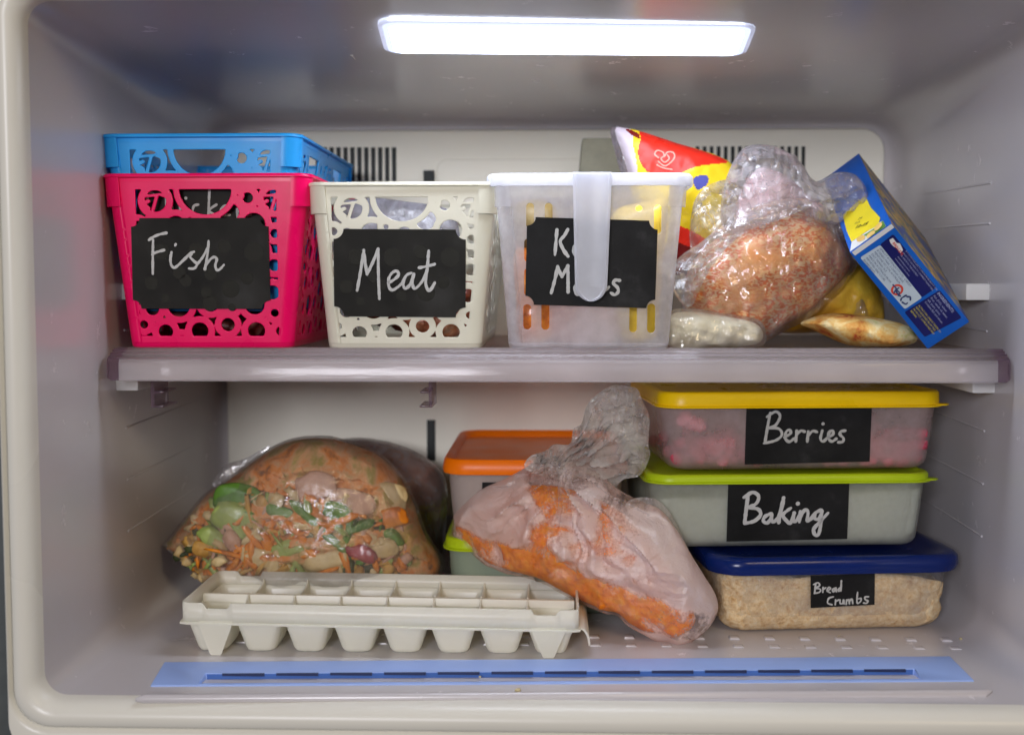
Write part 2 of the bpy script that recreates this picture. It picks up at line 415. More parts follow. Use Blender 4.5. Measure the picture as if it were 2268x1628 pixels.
def edge_sec(P, x, sc=1): return [(x, .137 + (y - .137) * sc, SZ + (z - SZ) * (.3 + .7 * sc if sc < 1 else 1)) for y, z in P]
XS = [-.311 + .626 * i / 16 for i in range(17)]
b = MB(); b.loft([edge_sec(face, x) for x in XS], closed=False); b.build('front_edge', M_edge, sh, ang=30, solid=.0008)
b = MB(); b.loft([edge_sec(prof, x) for x in XS], closed=False); b.loft([edge_sec(under, x) for x in XS], closed=False); b.build('ribbed_bevel', M_bevel, sh, ang=80, solid=.0006)
for sx in (-1, 1):
    b = MB(); x0 = .311 if sx < 0 else .315
    P_ = prof + face[1:] + under[1:]
    b.loft([edge_sec(P_, sx * x0), edge_sec(P_, sx * (x0 + .006), 1), edge_sec(P_, sx * (x0 + .0095), .9), edge_sec(P_, sx * (x0 + .0105), .6)], False, True)
    b.build('end_cap', M_purple, sh, ang=30, recalc=True)
for u, s in ((333, 1), (957, -1)):
    b = MB(); p = at(u, 845, .150); q_ = at(u, 903, .150); w = .0016; zt = SZ - .004
    x = p.x
    X = lambda a, c: (min(x + s * a, x + s * c), max(x + s * a, x + s * c))
    b.box(*X(0, w * 1.6), .150, .185, q_.z, zt)
    b.box(*X(w * 1.6, .0095), .150, .185, q_.z, q_.z + .0016)
    zz = at(u, 868, .150).z
    b.box(*X(w * 1.6, .009), .150, .185, zz - .0012, zz + .0004)
    b.build('hanging_bracket', M_purple, sh, bev=.0004)

# ------------------------------------------------------------------ sheet with cut-outs (marching squares on a signed distance)
def march(sd, x0, y0, st):
    """sd[j,i] < 0 is solid. returns 2-D verts and faces."""
    ny, nx = sd.shape; V = []; idx = {}; Fc = []
    def node(i, j):
        k = (i, j, 0)
        if k not in idx: idx[k] = len(V); V.append((x0 + i * st[0], y0 + j * st[1]))
        return idx[k]
    def edge(i, j, h):
        k = (i, j, h)
        if k not in idx:
            a = sd[j, i]; c = sd[j, i + 1] if h == 1 else sd[j + 1, i]
            t = a / (a - c); t = min(max(t, .02), .98); idx[k] = len(V)
            V.append((x0 + (i + (t if h == 1 else 0)) * st[0], y0 + (j + (t if h == 2 else 0)) * st[1]))
        return idx[k]
    ins = sd < 0
    for j in range(ny - 1):
        for i in range(nx - 1):
            c = ((i, j), (i + 1, j), (i + 1, j + 1), (i, j + 1))
            s = [ins[q[1], q[0]] for q in c]
            if not any(s): continue
            f = []
            for k in range(4):
                if s[k]: f.append(node(*c[k]))
                if s[k] != s[(k + 1) % 4]:
                    f.append(edge(i, j, 1) if k == 0 else edge(i + 1, j, 2) if k == 1 else edge(i, j + 1, 1) if k == 2 else edge(i, j, 2))
            if len(f) >= 3: Fc.append(f)
    return V, Fc

CIRC = [(1060, 440, 84), (620, 560, 95), (885, 560, 60), (1262, 532, 92), (415, 555, 45), (300, 540, 36), (1432, 612, 38), (490, 765, 72), (790, 770, 85), (1020, 722, 62), (1260, 770, 90),
        (330, 900, 55), (640, 940, 60), (405, 1030, 62), (690, 1010, 55), (900, 950, 62), (1200, 990, 58), (1060, 1080, 82), (860, 1110, 50), (1420, 880, 50), (1400, 1110, 60), (520, 1160, 40), (620, 1225, 92), (885, 1205, 68), (1250, 1215, 82), (1065, 1235, 34),
        (400, 1250, 55), (325, 1385, 34), (505, 1445, 60), (790, 1437, 70), (1025, 1385, 56), (1260, 1437, 72), (1415, 1285, 33), (1462, 1440, 40), (640, 1500, 26), (1215, 312, 44), (1130, 290, 8), (735, 500, 22),
        (1432, 335, 88), (455, 338, 90)]
def capsule(X, Y, a, c, r):
    a = np.array(a, float); c = np.array(c, float); d = c - a; t = np.clip(((X - a[0]) * d[0] + (Y - a[1]) * d[1]) / (d @ d), 0, 1)
    return np.hypot(X - a[0] - t * d[0], Y - a[1] - t * d[1]) - r
def pattern(X, Y, t=25, front=True):
    d = np.full(X.shape, 60.0)
    for cx, cy, r in CIRC:
        q = np.hypot(X - cx, Y - cy); d = np.maximum(d, r - q); d = np.minimum(d, np.maximum(r - q, q - (r + 2 * t + (5 if r > 30 else 0))))
        if r in (88, 90) and cy < 400:                       # the letter-like emblem inside the two top circles
            ox = cx - 455
            for a, c, w in (((375, 298), (500, 284), 11), ((470, 290), (432, 412), 13), ((372, 350), (396, 340), 16), ((380, 385), (398, 400), 14), ((500, 284), (540, 300), 12)):
                d = np.minimum(d, capsule(X, Y, (a[0] + ox, a[1]), (c[0] + ox, c[1]), w))
    q = np.hypot(X - 868, Y - 236); r = 216
    d = np.maximum(d, r - q); d = np.minimum(d, np.abs(q - r - 24) - 24)
    return d
def panel_front(X, Y):
    d = pattern(X, Y); inside = -np.maximum(np.maximum(290 - X, X - 1450), np.maximum(240 - Y, Y - 1482))  # >0 in the window
    return np.minimum(d, inside)
def panel_side(X, Y):
    Xm = 290 + np.mod(X, 1180.0); d = pattern(Xm, Y); inside = -np.maximum(240 - Y, Y - 1482)
    return np.minimum(d, inside)

def wall_mesh(cx, cy, z0, z1, hb, ht, r, panels, st_front, U=8.86e-5, ytop=130.0, ybot=1545.0, cols=6):
    """four sides and corners of a tapered box; hb/ht = (half width, half depth) bottom/top; panels: sdf for front, right, back, left or None"""
    V = []; Fc = []
    def H(t): return hb[0] + (ht[0] - hb[0]) * t, hb[1] + (ht[1] - hb[1]) * t
    def put(V2, F2, fn):
        n = len(V)
        for a in V2: V.append(fn(a))
        for f in F2: Fc.append([i + n for i in f])
    # sides: k=0 front (-y), 1 right, 2 back, 3 left
    for k in range(4):
        length = 2 * ((ht[0] if k in (0, 2) else ht[1]) - r); fn_sd = panels[k]; hgt = z1 - z0
        st = st_front if k == 0 else st_front * 1.6
        if fn_sd is None: nx, ny = 8, 14
        else: nx, ny = max(4, int(length / st)), max(4, int(hgt / st))
        fx = np.linspace(-1, 1, nx + 1); ft = np.linspace(0, 1, ny + 1)
        FX, FT = np.meshgrid(fx, ft)
        if fn_sd is None: sd = np.full(FX.shape, -1.0)
        else:
            hw_t = (hb[0] + (ht[0] - hb[0]) * FT if k in (0, 2) else hb[1] + (ht[1] - hb[1]) * FT) - r
            Xp = FX * hw_t / U; Yp = ybot - FT * (ybot - ytop)
            sd = fn_sd(Xp + (870 if k == 0 else 0), Yp)
            if k != 0: sd = np.minimum(sd, -(np.abs(Xp) - (hw_t / U - 50)))
        V2, F2 = march(sd, -1, 0, (2 / nx, 1 / ny))
        def f(a, k=k):
            hw, hd = H(a[1]); z = z0 + (z1 - z0) * a[1]
            if k == 0: return (cx + a[0] * (hw - r), cy - hd, z)
            if k == 1: return (cx + hw, cy + a[0] * (hd - r), z)
            if k == 2: return (cx - a[0] * (hw - r), cy + hd, z)
            return (cx - hw, cy - a[0] * (hd - r), z)
        put(V2, F2, f)
        nyc = ny
        V2 = [(i / 6, j / nyc) for j in range(nyc + 1) for i in range(7)]
        F2 = [(j * 7 + i, j * 7 + i + 1, (j + 1) * 7 + i + 1, (j + 1) * 7 + i) for j in range(nyc) for i in range(6)]
        def g(a, k=k):
            hw, hd = H(a[1]); z = z0 + (z1 - z0) * a[1]; an = -math.pi / 2 + (k + a[0]) * math.pi / 2
            sx = (1, 1, -1, -1)[k]; sy = (-1, 1, 1, -1)[k]
            return (cx + sx * (hw - r) + r * math.cos(an), cy + sy * (hd - r) + r * math.sin(an), z)
        put(V2, F2, g)
    return V, Fc
def basket(name, label, cat, m, uL, uR, vtop, ubL, ubR, vbot, yf, L, panels, lift=0, rim_h=0, ytop=130.0, group=None, rim_over=.0035, step=.0009, lean=.006, tilt=0, U=8.86e-5, ears=True):
    """a tapered plastic basket; the rim's left/right pixels and the foot's left/right pixels fix its size"""
    pT0, pT1 = at(uL, vtop, yf), at(uR, vtop, yf); pB0, pB1 = at(ubL, vbot, yf + lean), at(ubR, vbot, yf + lean)
    cx = (pT0.x + pT1.x) / 2; wT = (pT1.x - pT0.x) / 2 - rim_over; wB = (pB1.x - pB0.x) / 2; z1 = pT0.z; z0 = pB0.z if not lift else pB0.z + lift
    cy = yf + L / 2
    root = thing(name, label, cat, (cx, cy, z0), group)
    hb = (wB, L / 2 - lean); ht = (wT, L / 2); r = .010
    V, Fc = wall_mesh(cx, cy, z0 + .004, z1 - .001, hb, ht, r, panels, step, U, ytop)
    mk('basket_wall', V, Fc, m, root, weld=.00005, solid=.0016, ang=50)
    b = MB()                                       # floor with a rounded foot
    sec = lambda i, z: [(cx + x, cy + y, z) for x, y in rrect(hb[0] - i, hb[1] - i, max(r - i, .002), 6)]
    b.loft([sec(-.0008, z0 + .0045), sec(-.0004, z0 + .002), sec(.001, z0 + .0006), sec(.003, z0), sec(.01, z0)], False, True)
    b.loft([sec(.0008, z0 + .0045), sec(.0012, z0 + .003), sec(.004, z0 + .0018)], False, True)
    b.build('base', m, root)
    b = MB(); R = lambda o, z: [(cx + x, cy + y, z) for x, y in rrect(ht[0] + o, ht[1] + o, r + o, 8)]
    o_ = rim_over
    b.loft([R(-.0008, z1 - .004), R(-.0008, z1), R(.0004, z1 + .0008), R(o_ * .7, z1 + .0008), R(o_, z1 - (.0012 if rim_h else 0)), R(o_, z1 - .0016 - rim_h), R(o_ - .0012, z1 - .0020 - rim_h), R(o_ - .0014, z1 - .0022 - rim_h * .3), R(.0008, z1 - .002 - rim_h * .3), R(.0008, z1 - .005)])
    b.build('rim', M_handle if rim_h else m, root, ang=60)
    if ears:
        hgt = (z1 - z0) * .18
        for sx in (-1, 1):
            for sy in (-1, 1):
                b = MB()
                base = []
                for k in range(9):
                    a = k / 8 * math.pi / 2; base.append((math.cos(a), math.sin(a)))
                path = [(1.0, -.0)]
                P = [(ht[0] + .0025, ht[1] - r - .001)] + [(ht[0] - r + (r + .0025) * c, ht[1] - r + (r + .0025) * s) for c, s in base] + [(ht[0] - r - .001, ht[1] + .0025)]
                P2 = [(ht[0] + .0006, ht[1] - r - .001)] + [(ht[0] - r + (r + .0006) * c, ht[1] - r + (r + .0006) * s) for c, s in base] + [(ht[0] - r - .001, ht[1] + .0006)]
                ring = P + P2[::-1]
                k_ = lambda z, sh: [(cx + sx * (x - sh), cy + sy * (y - sh), z) for x, y in ring]
                b.loft([k_(z1 - .001, 0), k_(z1 - hgt, .001)], True, True)
                b.build('corner_flange', m, root, recalc=True, ang=50)
    n = Vector((0, -(z1 - z0), -lean)).normalized()      # the front wall's outward normal
    pf = Vector((cx, yf - .001, z1))
    if tilt:
        root.rotation_euler = (tilt, 0, 0)
    return root, pf, n, (cx, cy, z0, z1, hb, ht)

def plate(name, P, n, m, parent, th=.0005, lab=None):
    """a thin cut label: outline points in the world, extruded along its normal"""
    n = Vector(n).normalized(); b = MB(); k = len(P)
    b.loft([[Vector(p) for p in P], [Vector(p) + n * th for p in P]], True, True)
    o = b.build(name, m, parent, flat=True, recalc=True)
    return o
def ticket(uvs, hitf, notch=.0):
    """chalkboard label outline with quarter-round bites out of its corners"""
    P = [hitf(*q) for q in uvs]
    if not notch: return P
    out = []
    for i in range(4):
        p = P[i]; a = (P[i - 1] - p).normalized(); d = (P[(i + 1) % 4] - p).normalized()
        for k in range(9):
            t = k / 8 * math.pi / 2
            out.append(p + a * notch * math.cos(t) + d * notch * math.sin(t))
    return out
def strokes(name, lines, cr, hitf, n, parent, m=None, w=.0011, off=.0009):
    """chalk-marker handwriting: each stroke a ribbon of round-ended, slightly uneven width lying on the label"""
    n = Vector(n).normalized(); b = MB(); k = 0
    for L in lines:
        if len(L) == 1:
            c = hitf(*cr(*L[0])) + n * off; a = n.orthogonal().normalized(); d = n.cross(a)
            b.add([c] + [c + (a * math.cos(t) + d * math.sin(t)) * w * .62 for t in [i * math.pi / 5 for i in range(10)]], [(0, i + 1, (i + 1) % 10 + 1) for i in range(10)]); k += 1; continue
        P = smooth_line(L, 7); P = [hitf(*cr(x, y)) + n * (off + .00003 * k) for x, y in P]; k += 1
        V = []; m_ = len(P)
        d0 = (P[0] - P[1]).normalized(); d1 = (P[-1] - P[-2]).normalized()
        P = [P[0] + d0 * w * .45] + P + [P[-1] + d1 * w * .45]
        for i, p in enumerate(P):
            d = (P[min(i + 1, len(P) - 1)] - P[max(i - 1, 0)]).normalized(); s = d.cross(n)
            ww = w * .5 * (1 + .38 * noise.noise(p * 420)) * (.5 if i in (0, len(P) - 1) else 1)
            V += [p - s * ww, p + s * ww]
        b.add(V, [(2 * i, 2 * i + 1, 2 * i + 3, 2 * i + 2) for i in range(len(P) - 1)])
    return b.build(name, m or M_chalk, parent, flat=True)

M_lit_disc = simple('lit_disc', (.025, .0245, .020), .7, .15)  # pale tone standing in for light through the label
def lit_discs(root_label, dim, pf, nf, lo, hi, U=8.86e-5, ytop=130., ybot=1545.):
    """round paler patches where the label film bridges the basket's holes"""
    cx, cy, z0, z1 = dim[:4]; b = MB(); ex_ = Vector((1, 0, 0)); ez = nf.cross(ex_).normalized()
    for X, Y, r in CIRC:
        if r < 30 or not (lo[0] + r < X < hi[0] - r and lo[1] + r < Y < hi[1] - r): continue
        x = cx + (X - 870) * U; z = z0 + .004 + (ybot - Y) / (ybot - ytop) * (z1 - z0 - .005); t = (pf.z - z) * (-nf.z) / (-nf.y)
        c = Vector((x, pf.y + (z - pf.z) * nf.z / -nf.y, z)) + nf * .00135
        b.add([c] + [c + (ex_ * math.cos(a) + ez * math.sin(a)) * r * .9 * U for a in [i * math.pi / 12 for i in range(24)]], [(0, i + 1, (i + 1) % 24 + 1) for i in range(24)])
    return b.build('lit_disc', M_lit_disc, root_label, flat=True)
PF = [panel_front, panel_side, panel_side, panel_side]
G_b = 'chalk-labelled baskets on the shelf'
# pink basket
pk, pf, nf, dim_p = basket('storage_basket', 'bright pink basket with a chalkboard label reading Fish', 'basket', M_pink, 220, 690, 388, 274, 634, 772, .128, .252, PF, group=G_b)
hf = lambda u, v: hit(u, v, pf, nf)
lb = plate('chalkboard_label', ticket([C1(*p) for p in ((283, 682), (1222, 680), (1238, 1302), (298, 1300))], lambda u, v: hf(u, v) + nf * .0006, .0062), nf, M_board, pk, .0006)
strokes('chalk_writing', [[(436, 830), (434, 930), (434, 1062)], [(408, 832), (430, 815), (475, 795), (528, 783)], [(430, 930), (460, 915), (512, 900)],
    [(562, 915), (555, 960), (560, 1000), (578, 1020), (600, 1010), (645, 968), (690, 925), (715, 912)], [(700, 925), (690, 948), (712, 972), (736, 998), (718, 1025), (682, 1026)], [(736, 998), (775, 950), (812, 880)],
    [(816, 840), (812, 900), (802, 970), (790, 1032)], [(797, 1005), (830, 962), (858, 948), (872, 965), (862, 1005), (872, 1035), (892, 1032), (920, 1002)], [(592, 860), (588, 868)]], C1, hf, nf, lb, w=.0019, off=.0015)

lit_discs(lb, dim_p, pf, nf, (300, 520), (1440, 1280))
# blue basket standing in the pink one
bl, pf2, nf2, dim_b = basket('storage_basket', 'sky blue basket nested inside the pink one with its rim standing above', 'basket', M_blue, 216, 668, 300, 287, 622, 690, .136, .242, PF, group=G_b)
hf2 = lambda u, v: hit(u, v, pf2, nf2)
lb = plate('chalkboard_label', ticket([C1(*p) for p in ((330, 415), (1235, 430), (1235, 1000), (310, 1000))], lambda u, v: hf2(u, v) + nf2 * .0005, .0062), nf2, M_board, bl, .0006)
strokes('chalk_writing', [[(440, 520), (410, 510), (395, 560), (400, 640), (430, 668)], [(520, 500), (525, 560), (530, 670)], [(530, 620), (560, 590), (575, 660)], [(620, 600), (622, 665)], [(660, 546)], [(745, 590), (715, 600), (710, 640), (740, 660)],
    [(822, 490), (818, 580), (815, 665)], [(870, 590), (820, 630), (870, 665)], [(910, 635), (950, 620), (940, 595), (905, 615), (905, 660), (960, 660)], [(1010, 620), (1015, 680)], [(1015, 640), (1045, 620), (1060, 665), (1104, 658)]], C1, hf2, nf2, lb, M_chalk_dim, w=.0019, off=.0015)

# white basket
wh, pf3, nf3, dim_w = basket('storage_basket', 'cream white basket with a chalkboard label reading Meat', 'basket', M_white, 676, 1106, 407, 719, 1058, 774, .129, .25, PF, group=G_b)
hf3 = lambda u, v: hit(u, v, pf3, nf3)
lb = plate('chalkboard_label', ticket([C2(*p) for p in ((322, 540), (1416, 546), (1414, 1272), (328, 1262))], lambda u, v: hf3(u, v) + nf3 * .0006, .0072), nf3, M_board, wh, .0006)
strokes('chalk_writing', [[(518, 1048), (545, 900), (573, 716)], [(573, 716), (585, 820), (600, 915)], [(600, 915), (650, 810), (692, 705)], [(692, 705), (694, 900), (702, 1118)],
    [(775, 985), (820, 962), (860, 922), (848, 890), (812, 900), (780, 950), (782, 1020), (812, 1045), (855, 1020), (890, 990)], [(965, 905), (925, 925), (898, 985), (915, 1032), (955, 1000), (988, 912)], [(988, 912), (975, 985), (990, 1032), (1025, 1012), (1070, 950), (1100, 870)],
    [(1110, 722), (1100, 850), (1085, 980), (1105, 1045), (1132, 1035), (1160, 985)], [(1030, 862), (1090, 850), (1160, 832)]], C2, hf3, nf3, lb, w=.0021, off=.0015)

lit_discs(lb, dim_w, pf3, nf3, (322, 545), (1416, 1268))
# clear bin with a hanging handle
def slot_sdf(rects, circ=()):
    def f(X, Y):
        d = np.full(X.shape, -30.0)
        for x, ya, yb_, w in rects:
            q = np.where(Y < ya + w, np.hypot(X - x, Y - ya - w), np.where(Y > yb_ - w, np.hypot(X - x, Y - yb_ + w), np.abs(X - x))) - w
            d = np.maximum(d, -q)
        for x, y, r in circ: d = np.maximum(d, r - np.hypot(X - x, Y - y))
        return d
    return f
ubin = .9072 * .905 / F / 3.255                       # metres per crop-3 pixel on the bin's front
cxb = 880
sl = slot_sdf([(x - cxb + 870, a, c, w) for x, a, c, w in ((421, 390, 600, 31), (404, 680, 870, 29), (404, 920, 1150, 29), (398, 1215, 1425, 31), (564, 390, 640, 30), (540, 1190, 1428, 31), (1223, 1210, 1448, 30), (1363, 1210, 1452, 31), (1404, 405, 640, 29))], [(1259 - cxb + 870, 436, 26)])
def side_slots(X, Y):
    Xm = np.mod(X, 150.0); d = 26 - np.abs(Xm - 75); inside = np.minimum(np.minimum(Y - 390, 640 - Y), 1e9); in2 = np.minimum(Y - 1180, 1440 - Y); in3 = np.minimum(Y - 700, 1120 - Y)
    return np.minimum(d, np.maximum(np.maximum(inside, in2), in3))
cb, pf4, nf4, dim_c = basket('storage_bin', 'clear frosted bin with a hanging pull handle and a chalkboard label', 'bin', M_clear, 1076, 1538, 388, 1121, 1474, 774, .127, .24, [sl, side_slots, None, side_slots], group=None, rim_over=.0065, lean=.007, U=ubin, ytop=175.0, rim_h=.0062)
# remap: the bin's pattern rows run in crop-3 pixels
hf4 = lambda u, v: hit(u, v, pf4, nf4)
lb = plate('chalkboard_label', ticket([C3(*p) for p in ((413, 488), (1452, 520), (1428, 1214), (398, 1183))], lambda u, v: hf4(u, v) + nf4 * .0008, .0062), nf4, M_board2, cb, .0006)
strokes('chalk_writing', [[(650, 590), (642, 690), (634, 786)], [(736, 588), (710, 635), (676, 682), (702, 750), (738, 800)], [(800, 712), (783, 735), (782, 765), (798, 792)],
    [(605, 1090), (635, 980), (656, 882)], [(656, 882), (672, 925), (690, 962)], [(690, 962), (715, 915), (737, 875)], [(737, 875), (738, 980), (739, 1085)], [(815, 1010), (790, 1050), (805, 1098), (830, 1100)],
    [(1010, 1080), (1035, 1065), (1060, 1045)], [(1148, 992), (1112, 990), (1098, 1015), (1130, 1048), (1136, 1080), (1110, 1105), (1080, 1092)]], C3, hf4, nf4, lb, w=.0024, off=.0017)
# handle strap: rises over the rim and hangs down in front
b = MB(); secs = []
for t in [i / 20 * .86 for i in range(20)] + [.86 + .14 * math.sin(i / 12 * math.pi / 2) for i in range(13)]:
    v = 384 + (668 - 384) * t
    uc = 1312 - 3 * t; hwpx = 43.5 - 9 * t
    if t > .86: hwpx = (43.5 - 9 * .86) * math.sqrt(max(0.0005, 1 - ((t - .86) / .14) ** 2))
    yy = pf4.y - .0090 + .0045 * t
    l = at(uc - hwpx, v, yy); r_ = at(uc + hwpx, v, yy)
    e = min(.0018, (r_.x - l.x) * .2)
    secs.append([(l.x, yy + .0032, l.z), (l.x, yy + .0006, l.z), (l.x + e, yy - .0004, l.z), (l.x + e * 1.8, yy + .0006, l.z), (r_.x - e * 1.8, yy + .0006, l.z), (r_.x - e, yy - .0004, r_.z), (r_.x, yy + .0006, r_.z), (r_.x, yy + .0032, r_.z)])
b.loft(secs, True, True)
top = secs[0]; zt = top[0][2]; xl, xr = top[0][0], top[-1][0]
b.loft([[(xl, pf4.y - .006, zt - .0022), (xr, pf4.y - .006, zt - .0022), (xr, pf4.y - .0075, zt), (xl, pf4.y - .0075, zt)], [(xl, pf4.y - .001, zt - .0006), (xr, pf4.y - .001, zt - .0006), (xr, pf4.y - .001, zt + .0014), (xl, pf4.y - .001, zt + .0014)], [(xl, pf4.y + .012, zt - .0008), (xr, pf4.y + .012, zt - .0008), (xr, pf4.y + .012, zt + .0012), (xl, pf4.y + .012, zt + .0012)]], True, True)
b.build('handle', M_handle, cb, ang=35, recalc=True)

# ------------------------------------------------------------------ inflated bags
def poly_sd(P, X, Y):
    """signed distance to a closed polygon, negative outside"""
    P = np.array(P); d = np.full(X.shape, 1e9); ins = np.zeros(X.shape, bool); n = len(P)
    for i in range(n):
        a = P[i]; c = P[(i + 1) % n]; e = c - a; L = e @ e
        if L < 1e-14: continue
        t = np.clip(((X - a[0]) * e[0] + (Y - a[1]) * e[1]) / L, 0, 1)
        d = np.minimum(d, np.hypot(X - a[0] - t * e[0], Y - a[1] - t * e[1]))
        cond = (a[1] > Y) != (c[1] > Y)
        xx = a[0] + (Y - a[1]) / (e[1] if abs(e[1]) > 1e-12 else 1e-12) * e[0]
        ins ^= cond & (X < xx)
    return np.where(ins, d, -d)
def bilinear(G, x, y):
    ny, nx = G.shape; x = min(max(x, 0), nx - 1.001); y = min(max(y, 0), ny - 1.001)
    i, j = int(x), int(y); a, c = x - i, y - j
    return (G[j, i] * (1 - a) + G[j, i + 1] * a) * (1 - c) + (G[j + 1, i] * (1 - a) + G[j + 1, i + 1] * a) * c
class Crumple:
    """sum of folded planes: sharp creases between flat facets"""
    def __init__(s, seed, amp, f0=22, n=9, dirw=None, warp=.012):
        R = random.Random(seed); s.t = []; s.warp = warp
        for i in range(n):
            if dirw is None: a = R.uniform(0, math.pi)
            else: a = dirw[0] + R.gauss(0, dirw[1])
            f = f0 * (1.0 + i * .55) * R.uniform(.8, 1.2); s.t.append((math.cos(a), math.sin(a), f, R.random(), amp / (1 + i * .5)))
    def __call__(s, x, z):
        w = noise.noise_vector(Vector((x * 14, z * 14, s.t[0][3] * 9))) * s.warp
        x += w.x; z += w.y; r = 0
        for cx, cz, f, p, a in s.t:
            q = (x * cx + z * cz) * f + p; r += a * (abs((q % 1) * 2 - 1) - .5)
        return r
class Radial:
    """gathered folds fanning out from a knot"""
    def __init__(s, c, amp, k, seed, r0=.015, r1=.08): s.c = c; s.amp = amp; s.k = k; s.seed = seed; s.r0 = r0; s.r1 = r1
    def __call__(s, x, z):
        dx, dz = x - s.c[0], z - s.c[1]; r = math.hypot(dx, dz); a = math.atan2(dz, dx)
        a += .25 * noise.noise(Vector((x * 40, z * 40, s.seed)))
        v = 0
        for i, (k, w) in enumerate(((s.k, 1), (s.k * 2.3, .5), (s.k * 4.1, .22))): v += w * (abs(((a * k / 3.14159 + s.seed * .37 + i * .31) % 1) * 2 - 1) - .5)
        return s.amp * v * min(1, r / s.r0) * max(.12, 1 - r / s.r1)
def inflate(name, uvs, y0, Tf, Tb, m, parent=None, cell=.0016, cr=None, sm=5, masks=(), mats=None, power=1.0, bulge=None, closed_smooth=True, plane=None, edge_w=.006, extra=None):
    """a filled pouch: outline at its own distance, swelling to Tf in front and Tb behind"""
    W3 = [at(u, v, y0) for u, v in uvs]
    if extra: W3 = [at(u, v, y0 + extra(p.x, p.z)) for (u, v), p in zip(uvs, W3)]
    P = [(p.x, p.z) for p in W3]
    P = [tuple(q) for q in smooth_line(P, sm, True)] if sm > 1 else P
    A = np.array(P); x0, z0 = A.min(0) - .004; x1, z1 = A.max(0) + .004
    nx, nz = int((x1 - x0) / cell) + 2, int((z1 - z0) / cell) + 2
    X, Z = np.meshgrid(x0 + np.arange(nx) * cell, z0 + np.arange(nz) * cell)
    sd = poly_sd(P, X, Z)
    # coarse Poisson solve -> dome
    cc = max(x1 - x0, z1 - z0) / 44; cnx, cnz = int((x1 - x0) / cc) + 2, int((z1 - z0) / cc) + 2
    CX, CZ = np.meshgrid(x0 + np.arange(cnx) * cc, z0 + np.arange(cnz) * cc); ms = poly_sd(P, CX, CZ) > 0
    h = np.zeros(CX.shape)
    for _ in range(1500):
        h[1:-1, 1:-1] = .25 * (h[:-2, 1:-1] + h[2:, 1:-1] + h[1:-1, :-2] + h[1:-1, 2:]) + 1; h[~ms] = 0
    h = np.sqrt(np.maximum(h, 0)); h /= h.max()
    V2, F2 = march(-sd, x0, z0, (cell, cell))
    Vf = []; Vb = []
    for x, z in V2:
        i, j = (x - x0) / cell, (z - z0) / cell
        d = max(0, bilinear(sd, i, j)); e = min(1, d / edge_w); e = math.sqrt(1 - (1 - e) ** 2)
        g = bilinear(h, (x - x0) / cc, (z - z0) / cc); g = (max(g, .12 * e)) ** power * e
        c = (cr(x, z) if cr else 0)
        k = min(1, d / .004)
        yb_ = extra(x, z) if extra else 0
        Vf.append((x + c * .5 * k, y0 + yb_ - Tf * g + c * k, z + c * .4 * k)); c2 = (cr(x + .37, z + .21) if cr else 0)
        Vb.append((x, y0 + yb_ + Tb * g + c2 * k, z))
    n = len(V2)
    Fb = [[i + n for i in f][::-1] for f in F2]
    mi = []
    if masks:
        mp = [[(at(u, v, y0).x, at(u, v, y0).z) for u, v in q] for q, _ in masks]
        cen = np.array([np.mean([V2[i] for i in f], 0) for f in F2]); mi_ = np.zeros(len(F2), int)
        for q, (_, k) in zip(mp, masks):
            mi_[poly_sd([tuple(t) for t in smooth_line(q, 4, True)], cen[:, 0], cen[:, 1]) > 0] = k
        mi = list(mi_) + list(mi_)
    V = Vf + Vb
    # front faces point to -y
    F_all = [list(f) for f in F2] + Fb
    o = mk(name, V, F_all, mats or m, parent, mi=mi if mi else None, weld=.00002, ang=180 if not cr else 28)
    return o
def scatter_in(uvs, y0, n, seed, inset=.004, tries=20000):
    R = random.Random(seed); P = [(at(u, v, y0).x, at(u, v, y0).z) for u, v in uvs]; A = np.array(P); x0, z0 = A.min(0); x1, z1 = A.max(0)
    xs = np.array([R.uniform(x0, x1) for _ in range(n * 6)]); zs_ = np.array([R.uniform(z0, z1) for _ in range(n * 6)])
    k = poly_sd(P, xs, zs_) > inset; return list(zip(xs[k], zs_[k]))[:n]
_ico = {}
def ico(sub):
    if sub not in _ico:
        bm = bmesh.new(); bmesh.ops.create_icosphere(bm, subdivisions=sub, radius=1); _ico[sub] = ([v.co.copy() for v in bm.verts], [[v.index for v in f.verts] for f in bm.faces]); bm.free()
    return _ico[sub]
def lump(b, c, s, rot, seed, amp=.25, fr_=1.4, sub=2, m=0, boxy=0):
    V, Fc = ico(sub); Rm = Euler(rot).to_matrix(); out = []
    for v in V:
        w = v * (1 + amp * noise.noise(v * fr_ + Vector((seed * 3.1, seed * 1.7, seed))))
        if boxy: w = Vector([math.copysign(abs(x) ** (1 - boxy), x) for x in w])
        out.append(Vector(c) + Rm @ Vector((w.x * s[0], w.y * s[1], w.z * s[2])))
    b.add(out, Fc, m)
